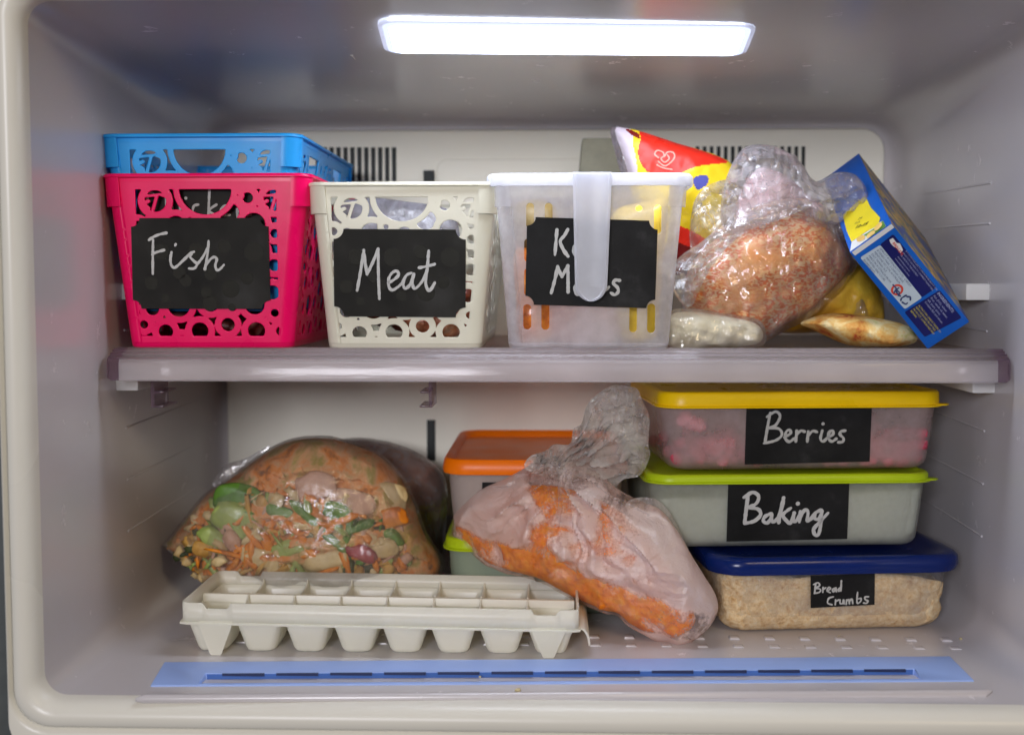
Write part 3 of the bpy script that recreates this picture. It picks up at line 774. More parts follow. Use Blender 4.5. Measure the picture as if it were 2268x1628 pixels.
# ------------------------------------------------------------------ what the baskets hold
M_meat = food('frozen_meat', [(.3, (.10, .02, .012)), (.5, (.32, .07, .03)), (.62, (.50, .20, .10)), (.75, (.75, .55, .42))], 30, .35, .4, coat=.3)
M_meatd = food('dark_meat', [(.3, (.06, .012, .012)), (.6, (.22, .05, .04)), (.8, (.45, .25, .20))], 35, .35, .4)
M_filmg = film('grey_film', (.50, .50, .58), .6, crease=.6, gloss=.03, cs=45, rough=.3)
M_filmclear = film('clear_film', (.88, .87, .90), .15, crease=.5, gloss=.06, cs=30, rough=.09, tint=(.99, .985, .985))
M_filmhaze = film('hazy_film', (.90, .88, .92), .32, crease=.6, gloss=.06, cs=28, rough=.10)
M_filmthin = film('thin_film', (.86, .85, .86), .30, crease=.6, gloss=.10, cs=50)
def pile(name, label, cat, dims, n, s, zr, m, seed, sub=3, amp=.35, y_lim=.6, group=None):
    cx, cy, z0, z1, hb, ht = dims; R = random.Random(seed); b = MB()
    for i in range(n):
        q = .5
        c = (cx + R.uniform(-1, 1) * (hb[0] - s[0] * 1.05), cy + R.uniform(-1, y_lim) * (hb[1] - s[1] * 1.1), z0 + R.uniform(*zr))
        lump(b, c, [x * R.uniform(.75, 1.1) for x in s], (R.uniform(-.4, .4), R.uniform(-.3, .3), R.uniform(0, 3)), i + seed, amp, 1.5, sub)
    o = b.build(name, m, None, ang=180); return tag(o, label, cat, group)
pile('frozen_meat', 'reddish brown frozen meat pieces lying inside the cream white basket', 'meat', dim_w, 26, (.020, .017, .012), (.016, .040), M_meat, 3)
pile('frozen_fish', 'dark frozen fish pieces in the bottom of the pink basket', 'fish', dim_p, 18, (.022, .02, .009), (.014, .022), M_meatd, 11)
def inside_bag(name, label, cat, pts, y0, m, seed, T=.02, group=None):
    o = inflate(name, pts, y0, T, T, m, None, cell=.0022, cr=Crumple(seed, .0022, 25)); return tag(o, label, cat, group)
inside_bag('plastic_pouch', 'grey translucent pouch of frozen food standing in the cream white basket', 'pouch', [(735, 470), (800, 440), (900, 447), (1000, 470), (1020, 560), (1010, 700), (900, 715), (760, 705), (738, 600)], .20, M_filmg, 5, .022)
M_choc = food('blue_basket_food', [(.3, (.25, .16, .12)), (.55, (.55, .40, .32)), (.8, (.8, .66, .55))], 25, .4, .3)
tag(inflate('plastic_pouch', [(330, 480), (480, 468), (590, 480), (590, 600), (560, 655), (360, 655), (320, 600)], .25, .03, .03, M_choc, None, cell=.003, cr=Crumple(8, .002)), 'pale pouch of frozen chicken packed inside the blue basket', 'pouch')
# the clear bin's contents
M_yel = food('yellow_pack', [(.3, (.58, .36, .02)), (.6, (.80, .56, .05)), (.8, (.85, .68, .22))], 22, .35, .2, coat=.4)
M_ora = food('orange_meal', [(.3, (.20, .035, .006)), (.45, (.62, .15, .012)), (.6, (.85, .28, .02)), (.78, (.9, .55, .2))], 45, .35, .5, coat=.3)
M_pink = food('pink_meal', [(.3, (.40, .16, .13)), (.6, (.62, .34, .30)), (.8, (.72, .5, .45))], 22, .4, .2)
tag(inflate('meal_pouch', [(1360, 470), (1430, 448), (1478, 446), (1470, 560), (1462, 700), (1450, 752), (1380, 758), (1350, 700), (1345, 560)], .172, .022, .03, M_yel, None, cell=.0024, cr=Crumple(21, .0018)), 'yellow food pouch standing at the right side inside the clear bin', 'pouch')
tag(inflate('meal_pouch', [(1140, 560), (1180, 545), (1225, 580), (1230, 680), (1222, 752), (1150, 757), (1142, 660)], .165, .018, .03, M_ora, None, cell=.0024, cr=Crumple(22, .002)), 'orange and brown frozen meal at the left side inside the clear bin', 'pouch')
tag(inflate('meal_pouch', [(1225, 640), (1300, 620), (1360, 650), (1365, 755), (1228, 757)], .168, .018, .03, M_pink, None, cell=.0024, cr=Crumple(23, .002)), 'pinkish frozen meal low in the middle of the clear bin', 'pouch')
M_olive = food('olive_pack', [(.3, (.14, .09, .02)), (.7, (.26, .18, .06))], 18, .5, .1)
tag(inflate('meal_pouch', [(1142, 455), (1220, 450), (1240, 500), (1235, 560), (1150, 555)], .172, .022, .02, M_olive, None, cell=.0026), 'olive brown pouch in the upper left of the clear bin', 'pouch')

# ------------------------------------------------------------------ behind the bin: beige box and ice cream pouch
M_beige = simple('beige_card', (.26, .25, .17), .6)
b = MB(); p = at(1268, 560, .33); q_ = at(1400, 306, .33)
xs0, xs1 = at(1290, 306, .33).x, at(1430, 306, .33).x
V = [(p.x, .33, p.z), (xs1, .33, p.z), (xs1, .33, q_.z), (xs0, .33, q_.z), (p.x, .375, p.z), (xs1, .375, p.z), (xs1, .375, q_.z), (xs0, .375, q_.z)]
o = mk('cardboard_box', V, [(0, 1, 2, 3), (4, 7, 6, 5), (0, 3, 7, 4), (1, 5, 6, 2), (3, 2, 6, 7), (0, 4, 5, 1)], M_beige, None, bev=.0015)
tag(o, 'plain olive beige carton at the back, behind the rim of the clear bin', 'box')
M_yw = plastic('wrap_yellow', (.85, .62, .02), .3, .1); M_rd = plastic('wrap_red', (.80, .03, .015), .3, .08); M_wt = plastic('wrap_pale', (.62, .55, .62), .3, .1); M_dkr = plastic('wrap_dark_red', (.20, .01, .01), .35, .2); M_bl = plastic('wrap_blue', (.07, .08, .35), .3, .2)
ic = inflate('ice_cream_pouch', [(1362, 290), (1383, 284), (1420, 292), (1500, 318), (1612, 356), (1650, 420), (1655, 520), (1610, 600), (1500, 610), (1440, 560), (1405, 450), (1385, 360)], .235, .018, .02, M_yw, None, cell=.0009, sm=3, cr=Crumple(31, .0009),
    mats=[M_yw, M_rd, M_wt, M_dkr, M_bl], masks=[([(1423, 292), (1500, 317), (1610, 358), (1540, 372), (1500, 388), (1440, 390), (1412, 350), (1418, 310)], 1), ([(1355, 280), (1395, 288), (1402, 330), (1412, 400), (1385, 390)], 2),
    ([(1470, 545), (1500, 520), (1560, 545), (1600, 560), (1600, 620), (1480, 620)], 3), ([(1490, 500), (1530, 515), (1560, 535), (1560, 552), (1500, 540)], 1), ([(1530, 400), (1560, 392), (1562, 410), (1540, 425)], 4), ([(1385, 286), (1412, 296), (1416, 310), (1396, 300)], 3)])
tag(ic, 'yellow and red ice cream pouch with a heart swirl mark, behind the clear bin', 'pouch')
M_logo = simple('logo_pale', (.80, .35, .28), .5)
pl = Vector((0, .2345 - .0205, 0)); nn_ = Vector((0, -1, 0))
hfi = lambda u, v: hit(u, v, (0, .214, 0), nn_)
strokes('heart_mark', [[(1458, 350), (1450, 342), (1456, 334), (1468, 338), (1472, 346), (1478, 338), (1490, 338), (1494, 348), (1486, 360), (1472, 368), (1458, 358)], [(1472, 346), (1464, 352), (1472, 360), (1482, 352), (1478, 344)], [(1455, 366), (1465, 371), (1475, 374), (1488, 376)]], lambda x, y: (x, y), hfi, nn_, ic, M_logo, w=.0011, off=.0005)
# lilac film corner behind
tag(inflate('film_bag', [(1352, 288), (1372, 280), (1392, 300), (1404, 350), (1410, 392), (1380, 392), (1362, 340)], .28, .006, .006, film('lilac_film', (.62, .55, .60), .65), None, cell=.002), 'pale lilac bag corner poking up behind the clear bin handle', 'bag')

# ------------------------------------------------------------------ bread bag on the shelf
def printed_bread():
    m, nt, out = mat('bread_with_print'); v = coords(nt)
    n1 = noise_t(nt, v, 20, 6, .6); base = ramp(nt, n1, [(.34, (.92, .34, .06)), (.46, (.96, .56, .22)), (.60, (.97, .80, .52))])
    n2 = noise_t(nt, coords(nt, sc3=(1, 1, 1.7), rot=(0, .5, 0)), 300, 2, .6, .6); n3 = noise_t(nt, v, 20, 3)
    pr = ramp(nt, n2, [(.49, 0), (.52, 1)]); ms = ramp(nt, n3, [(.36, 0), (.44, 1)])
    mul = nt.nodes.new('ShaderNodeMath'); mul.operation = 'MULTIPLY'; nt.links.new(pr, mul.inputs[0]); nt.links.new(ms, mul.inputs[1])
    mx = nt.nodes.new('ShaderNodeMix'); mx.data_type = 'RGBA'; nt.links.new(mul.outputs[0], mx.inputs[0]); nt.links.new(base, mx.inputs[6]); mx.inputs[7].default_value = (.86, .17, .015, 1)
    s = pbsdf(nt, (1, 1, 1), .45, mx.outputs[2], None, bump(nt, noise_t(nt, v, 70, 5), .3, .003), coat=.1)
    nt.links.new(mixs(nt, .2, s, transl(nt, (.9, .5, .25))), out.inputs[0]); return m
bread_pts = [(1520, 610), (1550, 560), (1600, 520), (1680, 480), (1750, 462), (1820, 490), (1868, 545), (1882, 592), (1840, 645), (1790, 690), (1735, 720), (1690, 748), (1630, 758), (1560, 742), (1520, 690)]
bb = thing('bread_bag', 'crumpled clear plastic bag of bread printed in orange, between the bin and the blue carton', 'bag', (at(1690, 770, .20).x, .20, SZ))
inflate('bread', bread_pts, .205, .040, .045, printed_bread(), bb, cell=.0018, cr=Crumple(41, .0040, 13, 6))
inflate('bag_film', [(1508, 600), (1550, 545), (1600, 505), (1680, 470), (1750, 448), (1830, 475), (1880, 535), (1892, 598), (1850, 655), (1795, 705), (1740, 732), (1700, 755), (1640, 775), (1560, 770), (1500, 740), (1510, 670)], .203, .046, .048, M_filmclear, bb, cell=.0013, cr=Crumple(42, .0085, 17, 10))
inflate('bag_film', [(1600, 500), (1598, 440), (1612, 385), (1640, 335), (1680, 320), (1730, 330), (1775, 362), (1805, 402), (1850, 383), (1895, 388), (1925, 430), (1940, 480), (1900, 500), (1890, 540), (1840, 520), (1760, 500), (1690, 510), (1640, 530)], .198, .030, .028, M_filmhaze, bb, cell=.0013, cr=Crumple(43, .0100, 24, 11))
inflate('bag_film', [(1478, 600), (1510, 565), (1548, 540), (1600, 500), (1680, 455), (1760, 440), (1800, 452), (1740, 482), (1660, 510), (1600, 560), (1560, 620), (1530, 680), (1500, 660), (1488, 630)], .155, .006, .006, M_filmclear, bb, cell=.0013, cr=Crumple(44, .0065, 22, 10))
inflate('bag_film', [(1532, 470), (1548, 428), (1590, 402), (1650, 400), (1700, 450), (1700, 560), (1600, 640), (1545, 610), (1528, 540)], .215, .008, .008, M_filmthin, bb, cell=.0016, cr=Crumple(45, .006, 20, 9))
# pink meat showing in the bag's neck
inflate('pink_filling', [(1628, 470), (1650, 405), (1690, 370), (1740, 390), (1790, 430), (1830, 470), (1800, 530), (1690, 560), (1640, 540)], .212, .012, .012, food('pink_fill', [(.3, (.66, .36, .38)), (.6, (.80, .66, .68)), (.75, (.72, .60, .48))], 34, .4, .3), bb, cell=.002, cr=Crumple(46, .003))
# pale clear pouch lying in front, low
pp = thing('small_pouch', 'small clear pouch of pale food lying under the bread bag beside the bin', 'pouch', (at(1585, 775, .15).x, .155, SZ))
M_pale = food('pale_food', [(.3, (.62, .54, .32)), (.55, (.84, .78, .56)), (.8, (.92, .90, .78))], 30, .5, .3)
inflate('filling', [(1482, 705), (1520, 690), (1600, 700), (1670, 715), (1690, 740), (1675, 762), (1600, 770), (1486, 770)], .160, .018, .02, M_pale, pp, cell=.002, cr=Crumple(51, .003, 25))
inflate('pouch_film', [(1476, 700), (1520, 682), (1600, 694), (1675, 706), (1697, 738), (1685, 768), (1600, 776), (1480, 776)], .158, .022, .022, M_filmclear, pp, cell=.0014, cr=Crumple(52, .0045, 26, 10))
# yellow nugget bag behind
yb_ = thing('nugget_bag', 'yellow bag of frozen potato pieces behind the bread bag', 'bag', (at(1800, 760, .27).x, .27, SZ))
M_gold = food('golden_bag', [(.3, (.30, .13, .015)), (.5, (.62, .34, .03)), (.65, (.80, .52, .05)), (.82, (.85, .70, .30))], 20, .35, .4, coat=.4)
inflate('bag_body', [(1690, 640), (1740, 600), (1830, 560), (1890, 575), (1935, 620), (1955, 680), (1945, 728), (1850, 735), (1740, 738), (1690, 725)], .245, .045, .04, M_gold, yb_, cell=.002, cr=Crumple(61, .004, 18))
inflate('bag_film', [(1893, 640), (1905, 650), (1925, 700), (1912, 732), (1892, 735), (1886, 690)], .205, .006, .006, M_filmclear, yb_, cell=.0015, cr=Crumple(62, .006, 25, 9))
inflate('orange_corner', [(1800, 520), (1860, 470), (1885, 520), (1880, 600), (1820, 600)], .262, .02, .02, M_ora, yb_, cell=.003, cr=Crumple(63, .003))
# flat bread wedge
M_pita = food('flatbread', [(.36, (.50, .06, .02)), (.43, (.74, .34, .07)), (.52, (.84, .56, .18)), (.60, (.90, .76, .42)), (.68, (.66, .58, .16))], 42, .6, .5, dist=.6)
pt = inflate('flatbread', [(1772, 716), (1810, 700), (1850, 694), (1900, 698), (1960, 708), (2010, 722), (2030, 750), (2010, 765), (1940, 768), (1880, 765), (1830, 745), (1795, 728)], .185, .035, .045, M_pita, None, cell=.0018, sm=3, cr=Crumple(71, .002, 25))
tag(pt, 'golden folded flatbread with a red patch lying on the shelf left of the blue carton', 'bread')

# ------------------------------------------------------------------ the blue fish carton
k5 = .955; V0 = CAM + (Vector((.24804, .150, .0351)) - CAM) * k5; e1 = Vector((.06226, .02051, -.06898)) * k5 * 1.05; e2 = Vector((.018646, .175858, .069122)) * k5; e3 = Vector((-.0242, .00998, -.01886)) * k5 * 1.12
M_cb = plastic('carton_blue', (.008, .115, .52), .35, .12); M_navy = plastic('carton_navy', (.012, .014, .12), .35, .1); M_pbox = plastic('carton_text_box', (.50, .60, .68), .4, .05); M_cwhite = plastic('carton_white', (.72, .73, .72), .4)
M_cyel = plastic('carton_yellow', (.80, .66, .02), .4, .1); M_cred = simple('carton_red', (.66, .06, .03)); M_tw = simple('print_pale', (.42, .46, .66)); M_tb = simple('print_navy', (.03, .05, .16)); M_ty = simple('print_yellow', (.66, .58, .03)); M_green = simple('carton_green', (.10, .26, .03)); M_gn = food('nugget_print', [(.3, (.62, .36, .06)), (.6, (.85, .60, .20)), (.8, (.9, .78, .5))], 60, .4, 0)
def picture_side():
    m, nt, out = mat('carton_picture_side'); v = coords(nt)
    n1 = noise_t(nt, v, 38, 3, .6, 1.2)
    col = ramp(nt, n1, [(.34, (.01, .04, .26)), (.45, (.02, .08, .40)), (.49, (.10, .20, .04)), (.53, (.60, .34, .03)), (.60, (.62, .44, .10)), (.66, (.22, .08, .12)), (.74, (.01, .06, .36))])
    nt.links.new(pbsdf(nt, (1, 1, 1), .35, col), out.inputs[0]); return m
K = [V0, V0 + e1, V0 + e1 + e3, V0 + e3, V0 + e2, V0 + e1 + e2, V0 + e1 + e2 + e3, V0 + e2 + e3]
kz = SZ + .0004 - min(k.z for k in K); V0 = V0 + Vector((0, 0, kz)); K = [k + Vector((0, 0, kz)) for k in K]
ct = thing('fish_carton', 'tilted blue carton of crumbed fish leaning at the right end of the shelf', 'carton', sum(K, Vector()) / 8)
ct.location.z = SZ
mk('carton_body', K, [(0, 3, 2, 1), (4, 5, 6, 7), (0, 1, 5, 4), (1, 2, 6, 5), (2, 3, 7, 6), (3, 0, 4, 7)], [M_cb, picture_side()], ct, mi=[0, 0, 1, 0, 0, 0], recalc=True, bev=.0009, ang=30)
nA = e1.cross(e3).normalized(); nA = nA if nA.y < 0 else -nA
nB = e2.cross(e3).normalized(); nB = nB if nB.dot(e1) < 0 else -nB
def A5(x, y):
    dx, dy = x - 700, y - 645; det = 630 * 205 + 300 * 775
    s = (dx * 205 + dy * 300) / det; t = (630 * dy - 775 * dx) / det
    return V0 + e1 * s + e3 * t
def B5(x, y):
    u, v = C5(x, y); p = hit(u, v, V0, nB); return p
def decal(name, P, n, m, par, off): 
    P = [Vector(p) + n * off for p in P]; c = sum(P, Vector()) / len(P)
    V = P; return mk(name, V, [tuple(range(len(V)))], m, par, flat=True)
def rnd(P, r=.0015):
    out = []
    for i in range(len(P)):
        p = P[i]; a = (P[i - 1] - p).normalized(); d = (P[(i + 1) % len(P)] - p).normalized()
        for k in range(5):
            t = k / 4; out.append((p + a * r) * (1 - t) ** 2 + p * 2 * t * (1 - t) + (p + d * r) * t * t)
    return out
decal('label_panel', rnd([A5(478, 888), A5(624, 800), A5(960, 1215), A5(835, 1300)]), nA, M_pbox, ct, .0003)
decal('label_panel', rnd([A5(622, 798), A5(716, 724), A5(1062, 1140), A5(960, 1213)]), nA, M_navy, ct, .0003)
decal('label_panel', rnd([A5(832, 1322), A5(1086, 1162), A5(1268, 1384), A5(1000, 1525)]), nA, M_navy, ct, .0003)
decal('label_panel', [A5(415, 845), A5(700, 648), A5(722, 676), A5(440, 872)], nA, M_cwhite, ct, .0002)
ex = e1.normalized(); ey = -(e3.normalized())
def text(name, lines, size, A, par, m, n, ex, ey, gap=1.25, bold=0, off=.0006):
    """small print laid on a face: A is the first line's start (baseline side)"""
    b = MB()
    for i, t in enumerate(lines):
        cu = bpy.data.curves.new('t', 'FONT'); cu.body = t; cu.size = size; cu.resolution_u = 1; cu.offset = bold
        ob = bpy.data.objects.new('t', cu); COL.objects.link(ob); bpy.context.view_layer.update()
        me = bpy.data.meshes.new_from_object(ob.evaluated_get(bpy.context.evaluated_depsgraph_get()))
        o0 = A - ey * size * gap * i + n * off
        b.add([o0 + ex * v.co.x + ey * v.co.y for v in me.vertices], [list(p.vertices) for p in me.polygons])
        bpy.data.objects.remove(ob); bpy.data.curves.remove(cu); bpy.data.meshes.remove(me)
    return b.build(name, m, par, flat=True)
text('printed_text', ['SIMPLOT AUSTRALIA PTY LTD, CHIFLEY', 'BUSINESS PARK, 2 CHIFLEY DRIVE,', 'MENTONE VIC 3194, AUSTRALIA.', 'EAST TAMAKI, N.Z.', 'MADE IN AUSTRALIA FROM', 'IMPORTED AND LOCAL', 'INGREDIENTS.'], .0021, A5(618, 826), ct, M_tb, nA, ex, ey, 1.08)
text('printed_text', ['IF YOU WOULD LIKE TO KNOW MORE ABOUT OUR', 'PRODUCTS OR WISH TO COMMENT, PLEASE CALL', 'OR WRITE TO THE ADDRESS', 'www.birdseye.com.au', 'www.simplotfoods.com.au'], .0016, A5(812, 856), ct, M_tw, nA, ex, ey, 1.35)
text('printed_text', ['INGREDIENTS:'], .0030, A5(1066, 1186), ct, M_tw, nA, ex, ey, bold=.00004)
text('printed_text', ['Fish (50%), wheat', 'flour, canola oil, water,', 'salt, yeast, spices.', 'Contains fish and wheat.'], .0022, A5(1040, 1204), ct, M_tw, nA, ex, ey, 1.1)
text('printed_text', ['ALTHOUGH CARE IS TAKEN TO', 'REMOVE BONES FROM THIS', 'PRODUCT, SOME BONES MAY', 'REMAIN.'], .0019, A5(932, 1274), ct, M_ty, nA, ex, ey, 1.15)
decal('logo_banner', [A5(690, 765), A5(715, 752), A5(745, 790), A5(770, 795), A5(795, 845), A5(780, 870), A5(750, 830), A5(722, 815), A5(700, 790)], nA, M_cwhite, ct, .0005)
text('printed_text', ['BIRDS EYE'], .0026, A5(712, 790), ct, M_cred, nA, (e1.normalized() * .98 + e3.normalized() * .03).normalized(), ey, bold=.00006, off=.0008)
# round red emblem and the recycling triangle
c = A5(768, 1145); ring = []
b = MB(); 
for r0, r1, mm in ((.0028, .0043, 0),):
    P0 = [c + (ex * math.cos(t) + ey * math.sin(t)) * r0 + nA * .0006 for t in [i * math.pi / 12 for i in range(24)]]; P1 = [c + (ex * math.cos(t) + ey * math.sin(t)) * r1 + nA * .0006 for t in [i * math.pi / 12 for i in range(24)]]
    b.add(P0 + P1, [(i, (i + 1) % 24, 24 + (i + 1) % 24, 24 + i) for i in range(24)])
b.build('round_emblem', M_cred, ct, flat=True)
hA = lambda x, y: A5(x, y)
strokes('round_emblem', [[(735, 1105), (760, 1135), (765, 1165), (795, 1195)], [(780, 1130), (755, 1150), (745, 1170)], [(765, 1150), (785, 1165), (780, 1190)]], lambda x, y: (x, y), hA, nA, ct, M_tb, w=.0011, off=.0007)
strokes('recycling_mark', [[(838, 1190), (806, 1210), (800, 1228)], [(812, 1242), (838, 1258), (850, 1250)], [(872, 1228), (868, 1205), (845, 1200)]], lambda x, y: (x, y), hA, nA, ct, M_tb, w=.0012, off=.0007)
# the narrow side face: pale base, yellow star shape, fish pieces, small black code, blue edge
def clampB(x, y):
    p = B5(x, y); r = p - V0; s = r.dot(e2) / e2.dot(e2); t = r.dot(e3) / e3.dot(e3); s = min(max(s, .005), .995); t = min(max(t, .02), .98); return V0 + e2 * s + e3 * t
decal('face_print', [clampB(*p) for p in ((395, 850), (700, 648), (640, 520), (400, 640), (385, 720))], nB, M_cwhite, ct, .0003)
decal('face_print', [clampB(*p) for p in ((500, 790), (695, 640), (640, 520), (560, 590), (480, 640), (560, 690))], nB, M_green, ct, .0004)
decal('face_print', [clampB(*p) for p in ((320, 480), (375, 430), (440, 370), (500, 330), (545, 420), (620, 500), (600, 560), (500, 615), (390, 690), (350, 600))], nB, M_cyel, ct, .0005)
b = MB()
for (x, y, l, w, a) in ((465, 665, 62, 34, -.5), (545, 635, 70, 30, -.7), (480, 745, 75, 40, -.5), (600, 680, 78, 34, -.6), (605, 575, 70, 28, -.8)):
    P = []
    for i in range(14):
        t = i * 2 * math.pi / 14; cx_ = x + l * .6 * math.copysign(abs(math.cos(t)) ** .7, math.cos(t)) * math.cos(a) - w * .6 * math.sin(t) * math.sin(a); cy_ = y + l * .6 * math.copysign(abs(math.cos(t)) ** .7, math.cos(t)) * math.sin(a) + w * .6 * math.sin(t) * math.cos(a)
        P.append(clampB(cx_, cy_) + nB * (.0007 + .0001 * len(b.F)))
    b.add(P, [tuple(range(14))])
b.build('face_print', M_gn, ct, flat=True)
exb = (B5(540, 540) - B5(410, 580)).normalized(); eyb = nB.cross(exb).normalized(); eyb = eyb if eyb.dot(e2) > 0 else -eyb
M_blk = simple('print_black', (.01, .01, .01))
text('printed_text', ['12-15'], .0055, B5(415, 590), ct, M_blk, nB, exb, eyb, bold=.0001, off=.0009)
text('printed_text', ['24', 'fish'], .0040, B5(440, 520), ct, M_blk, nB, exb, eyb, off=.0009)

# ------------------------------------------------------------------ lower compartment: lidded boxes
def lidded_box(name, label, mbody, mlid, FLp, FRp, yL, yR, vtop, depth, r=.02, taper=.94, lid_h=.008, lid_over=.0035, rb=.012, lid_style=0, group='lidded storage boxes'):
    """FLp/FRp: pixels of the front foot corners; yL/yR how deep each stands; vtop: pixel height of the body's upper edge"""
    A = at(*FLp, yL); B = at(*FRp, yR); X = Vector((B.x - A.x, B.y - A.y, 0)); hw = X.length / 2; X.normalize(); Y = Vector((-X.y, X.x, 0)); z0 = (A.z + B.z) / 2; z1 = at(*vtop, yL).z
    hd = depth / 2; cen = (A + B) / 2 + Y * hd; cen.z = z0
    root = thing(name, label, 'storage box', cen, group)
    def ring(o, z, rr=None, s=1): return [cen + X * x + Y * y + Vector((0, 0, z - z0)) for x, y in rrect(hw * s + o, hd * s + o, rr if rr is not None else r, 8)]
    top = 1 / taper; H = z1 - z0; ts = lambda q: 1 + (top - 1) * q
    b = MB(); S_ = [ring(-rb, z0, r * .5)]
    for k in range(1, 6):
        a = k / 5 * math.pi / 2; S_.append(ring(-rb + rb * math.sin(a), z0 + rb * (1 - math.cos(a)), r * (.5 + .5 * math.sin(a))))
    oT = hw * (top - 1)
    S_.append(ring(oT * .5, z0 + H * .5)); S_.append(ring(oT, z1 - .0035)); S_.append(ring(oT + .0018, z1 - .003)); S_.append(ring(oT + .0018, z1)); S_.append(ring(oT - .0014, z1)); S_.append(ring(oT * .5 - .0014, z0 + H * .5)); S_.append(ring(-.0014, z0 + rb)); S_.append(ring(-rb, z0 + .0016, r * .5))
    b.loft(S_, True, True); b.build('box_body', mbody, root, ang=50)
    b = MB(); o = oT + lid_over; zt = z1 + lid_h - .003
    if lid_style == 0:
        L = [ring(o - .002, z1 - .0032), ring(o + .0008, z1 - .0034), ring(o + .0010, z1 - .0022), ring(o - .0008, z1 - .0016), ring(o - .0010, zt - .0015), ring(o - .0022, zt), ring(o - .0055, zt + .0001), ring(o - .007, zt - .0018), ring(o - .014, zt - .0020), ring(o - .03, zt - .0020, .01)]
    elif lid_style == 1:
        L = [ring(o - .003, z1 - .004), ring(o + .0005, z1 - .0042), ring(o + .0012, z1 - .001), ring(o, zt), ring(o - .0015, zt + .0012), ring(o - .0045, zt - .0005), ring(o - .0065, zt - .0045), ring(o - .03, zt - .0045, .01)]
    else:
        L = [ring(o - .002, z1 - .0055), ring(o + .0016, z1 - .005), ring(o + .0030, z1 - .001), ring(o + .0026, zt - .002), ring(o + .0005, zt + .0004), ring(o - .004, zt + .0010), ring(o - .010, zt - .0006), ring(o - .03, zt - .0006, .01)]
    b.loft(L, False, True); lid = b.build('lid', mlid, root, ang=50)
    if lid_style == 0:      # the pull tab at the right front corner
        b = MB(); c = cen + X * (hw + o - .006) + Y * (-hd - o + .010) + Vector((0, 0, z1 - z0 - .0026))
        P = [c + X * x + Y * y for x, y in ((-.004, -.006), (.006, -.005), (.0095, -.001), (.0095, .004), (.004, .008), (-.004, .006))]
        b.loft([P, [p + Vector((0, 0, .0011)) for p in P]], True, True); b.build('pull_tab', mlid, lid, bev=.0003)
    n = (-Y + Vector((0, 0, -1)) * ((oT) / H)).normalized()
    p0 = A + Y * 0 + Vector((0, 0, rb)); p0 = cen - Y * hd; p0.z = z0 + H * 0 
    # the front wall runs from z0+rb (offset 0) to z1 (offset oT)
    P0 = cen - Y * (hd + oT) + Vector((0, 0, H)); P1 = cen - Y * hd + Vector((0, 0, rb)); d = (P0 - P1).normalized(); n = X.cross(d).normalized(); n = n if n.y < 0 else -n
    P1 = P1 + n * .0006
    return root, P1, n, dict(cen=cen, X=X, Y=Y, hw=hw, hd=hd, z0=z0, z1=z1)
M_boxm = frosted('box_milky', (.74, .62, .61), .60, .5, .3)
M_boxg = frosted('box_milky_green', (.66, .67, .61), .55, .5, .33)
M_boxc = frosted('box_clear', (.60, .58, .58), .85, .5, .2)
M_lidy = plastic('lid_yellow', (.95, .62, .002), .3, .06, tl=.1); M_lidg = plastic('lid_lime', (.50, .66, .01), .33, .06, tl=.15); M_lidb = plastic('lid_navy', (.004, .017, .125), .22, .1); M_lido = plastic('lid_orange', (.98, .20, .001), .35, .08, tl=.1)
def content_block(name, label, cat, D, m, h0, h1, zl, amp, seed, inset=.004, kind=None, rough_amp=.0, cell=.0035):
    """loose filling: sides follow the box, the top is heaped"""
    cen, X, Y, hw, hd, z0 = D['cen'], D['X'], D['Y'], D['hw'], D['hd'], D['z0']
    nx = int(2 * hw / cell); nz = 16; V = []; Fc = []
    ring = rrect(hw - inset, hd - inset, .014, 10); ring = smooth_line([Vector((x, y)).to_3d() for x, y in ring], 1, True)
    base = rrect(hw - inset, hd - inset, .014, 6)
    # resample
    P = np.array(base); P = np.vstack([P, P[:1]]); L = np.r_[0, np.cumsum(np.hypot(*np.diff(P, axis=0).T))]; n = int(L[-1] / cell); s = np.linspace(0, L[-1], n, endpoint=False); RX = np.interp(s, L, P[:, 0]); RY = np.interp(s, L, P[:, 1])
    def hgt(x, y):
        t = (x / hw + 1) / 2; return h0 + (h1 - h0) * t + amp * noise.noise(Vector((x * 18, y * 18, seed))) + amp * .5 * noise.noise(Vector((x * 60, y * 60, seed + 5)))
    secs = []
    for j in range(nz + 1):
        q = j / nz; row = []
        for x, y in zip(RX, RY):
            zz = zl + (hgt(x, y) - zl) * q; g = 1 - .10 * max(0, 1 - zz / .012) ** 2
            dd = Vector((x, y, 0)).normalized() * (rough_amp * noise.noise(Vector((x * 160, y * 160, zz * 160))))
            k = 1 + .05 * (zz / max(D['z1'] - z0, .01))
            row.append(cen + X * (x * g * k + dd.x) + Y * (y * g * k + dd.y) + Vector((0, 0, zz)))
        secs.append(row)
    for q in (.85, .6, .3, .05):
        secs.append([cen + X * (x * q) + Y * (y * q) + Vector((0, 0, hgt(x * q, y * q) + rough_amp * noise.noise(Vector((x * 200 * q, y * 200 * q, 3)))))for x, y in zip(RX, RY)])
    b = MB(); b.loft(secs, True, True); o = b.build(name, m, None, ang=180); return tag(o, label, cat, None, kind)
M_crumbs = food('bread_crumbs', [(.28, (.52, .28, .10)), (.42, (.76, .52, .26)), (.58, (.88, .68, .40)), (.75, (.94, .82, .60))], 260, .8, 1.0, 6, 420)
M_flour = food('flour', [(.3, (.50, .54, .46)), (.7, (.60, .63, .54))], 20, .8, .2)
M_berry = food('berries', [(.3, (.34, .03, .06)), (.5, (.60, .11, .16)), (.7, (.74, .34, .38))], 40, .5, .5)
G_l = 'lidded boxes stacked on the right'
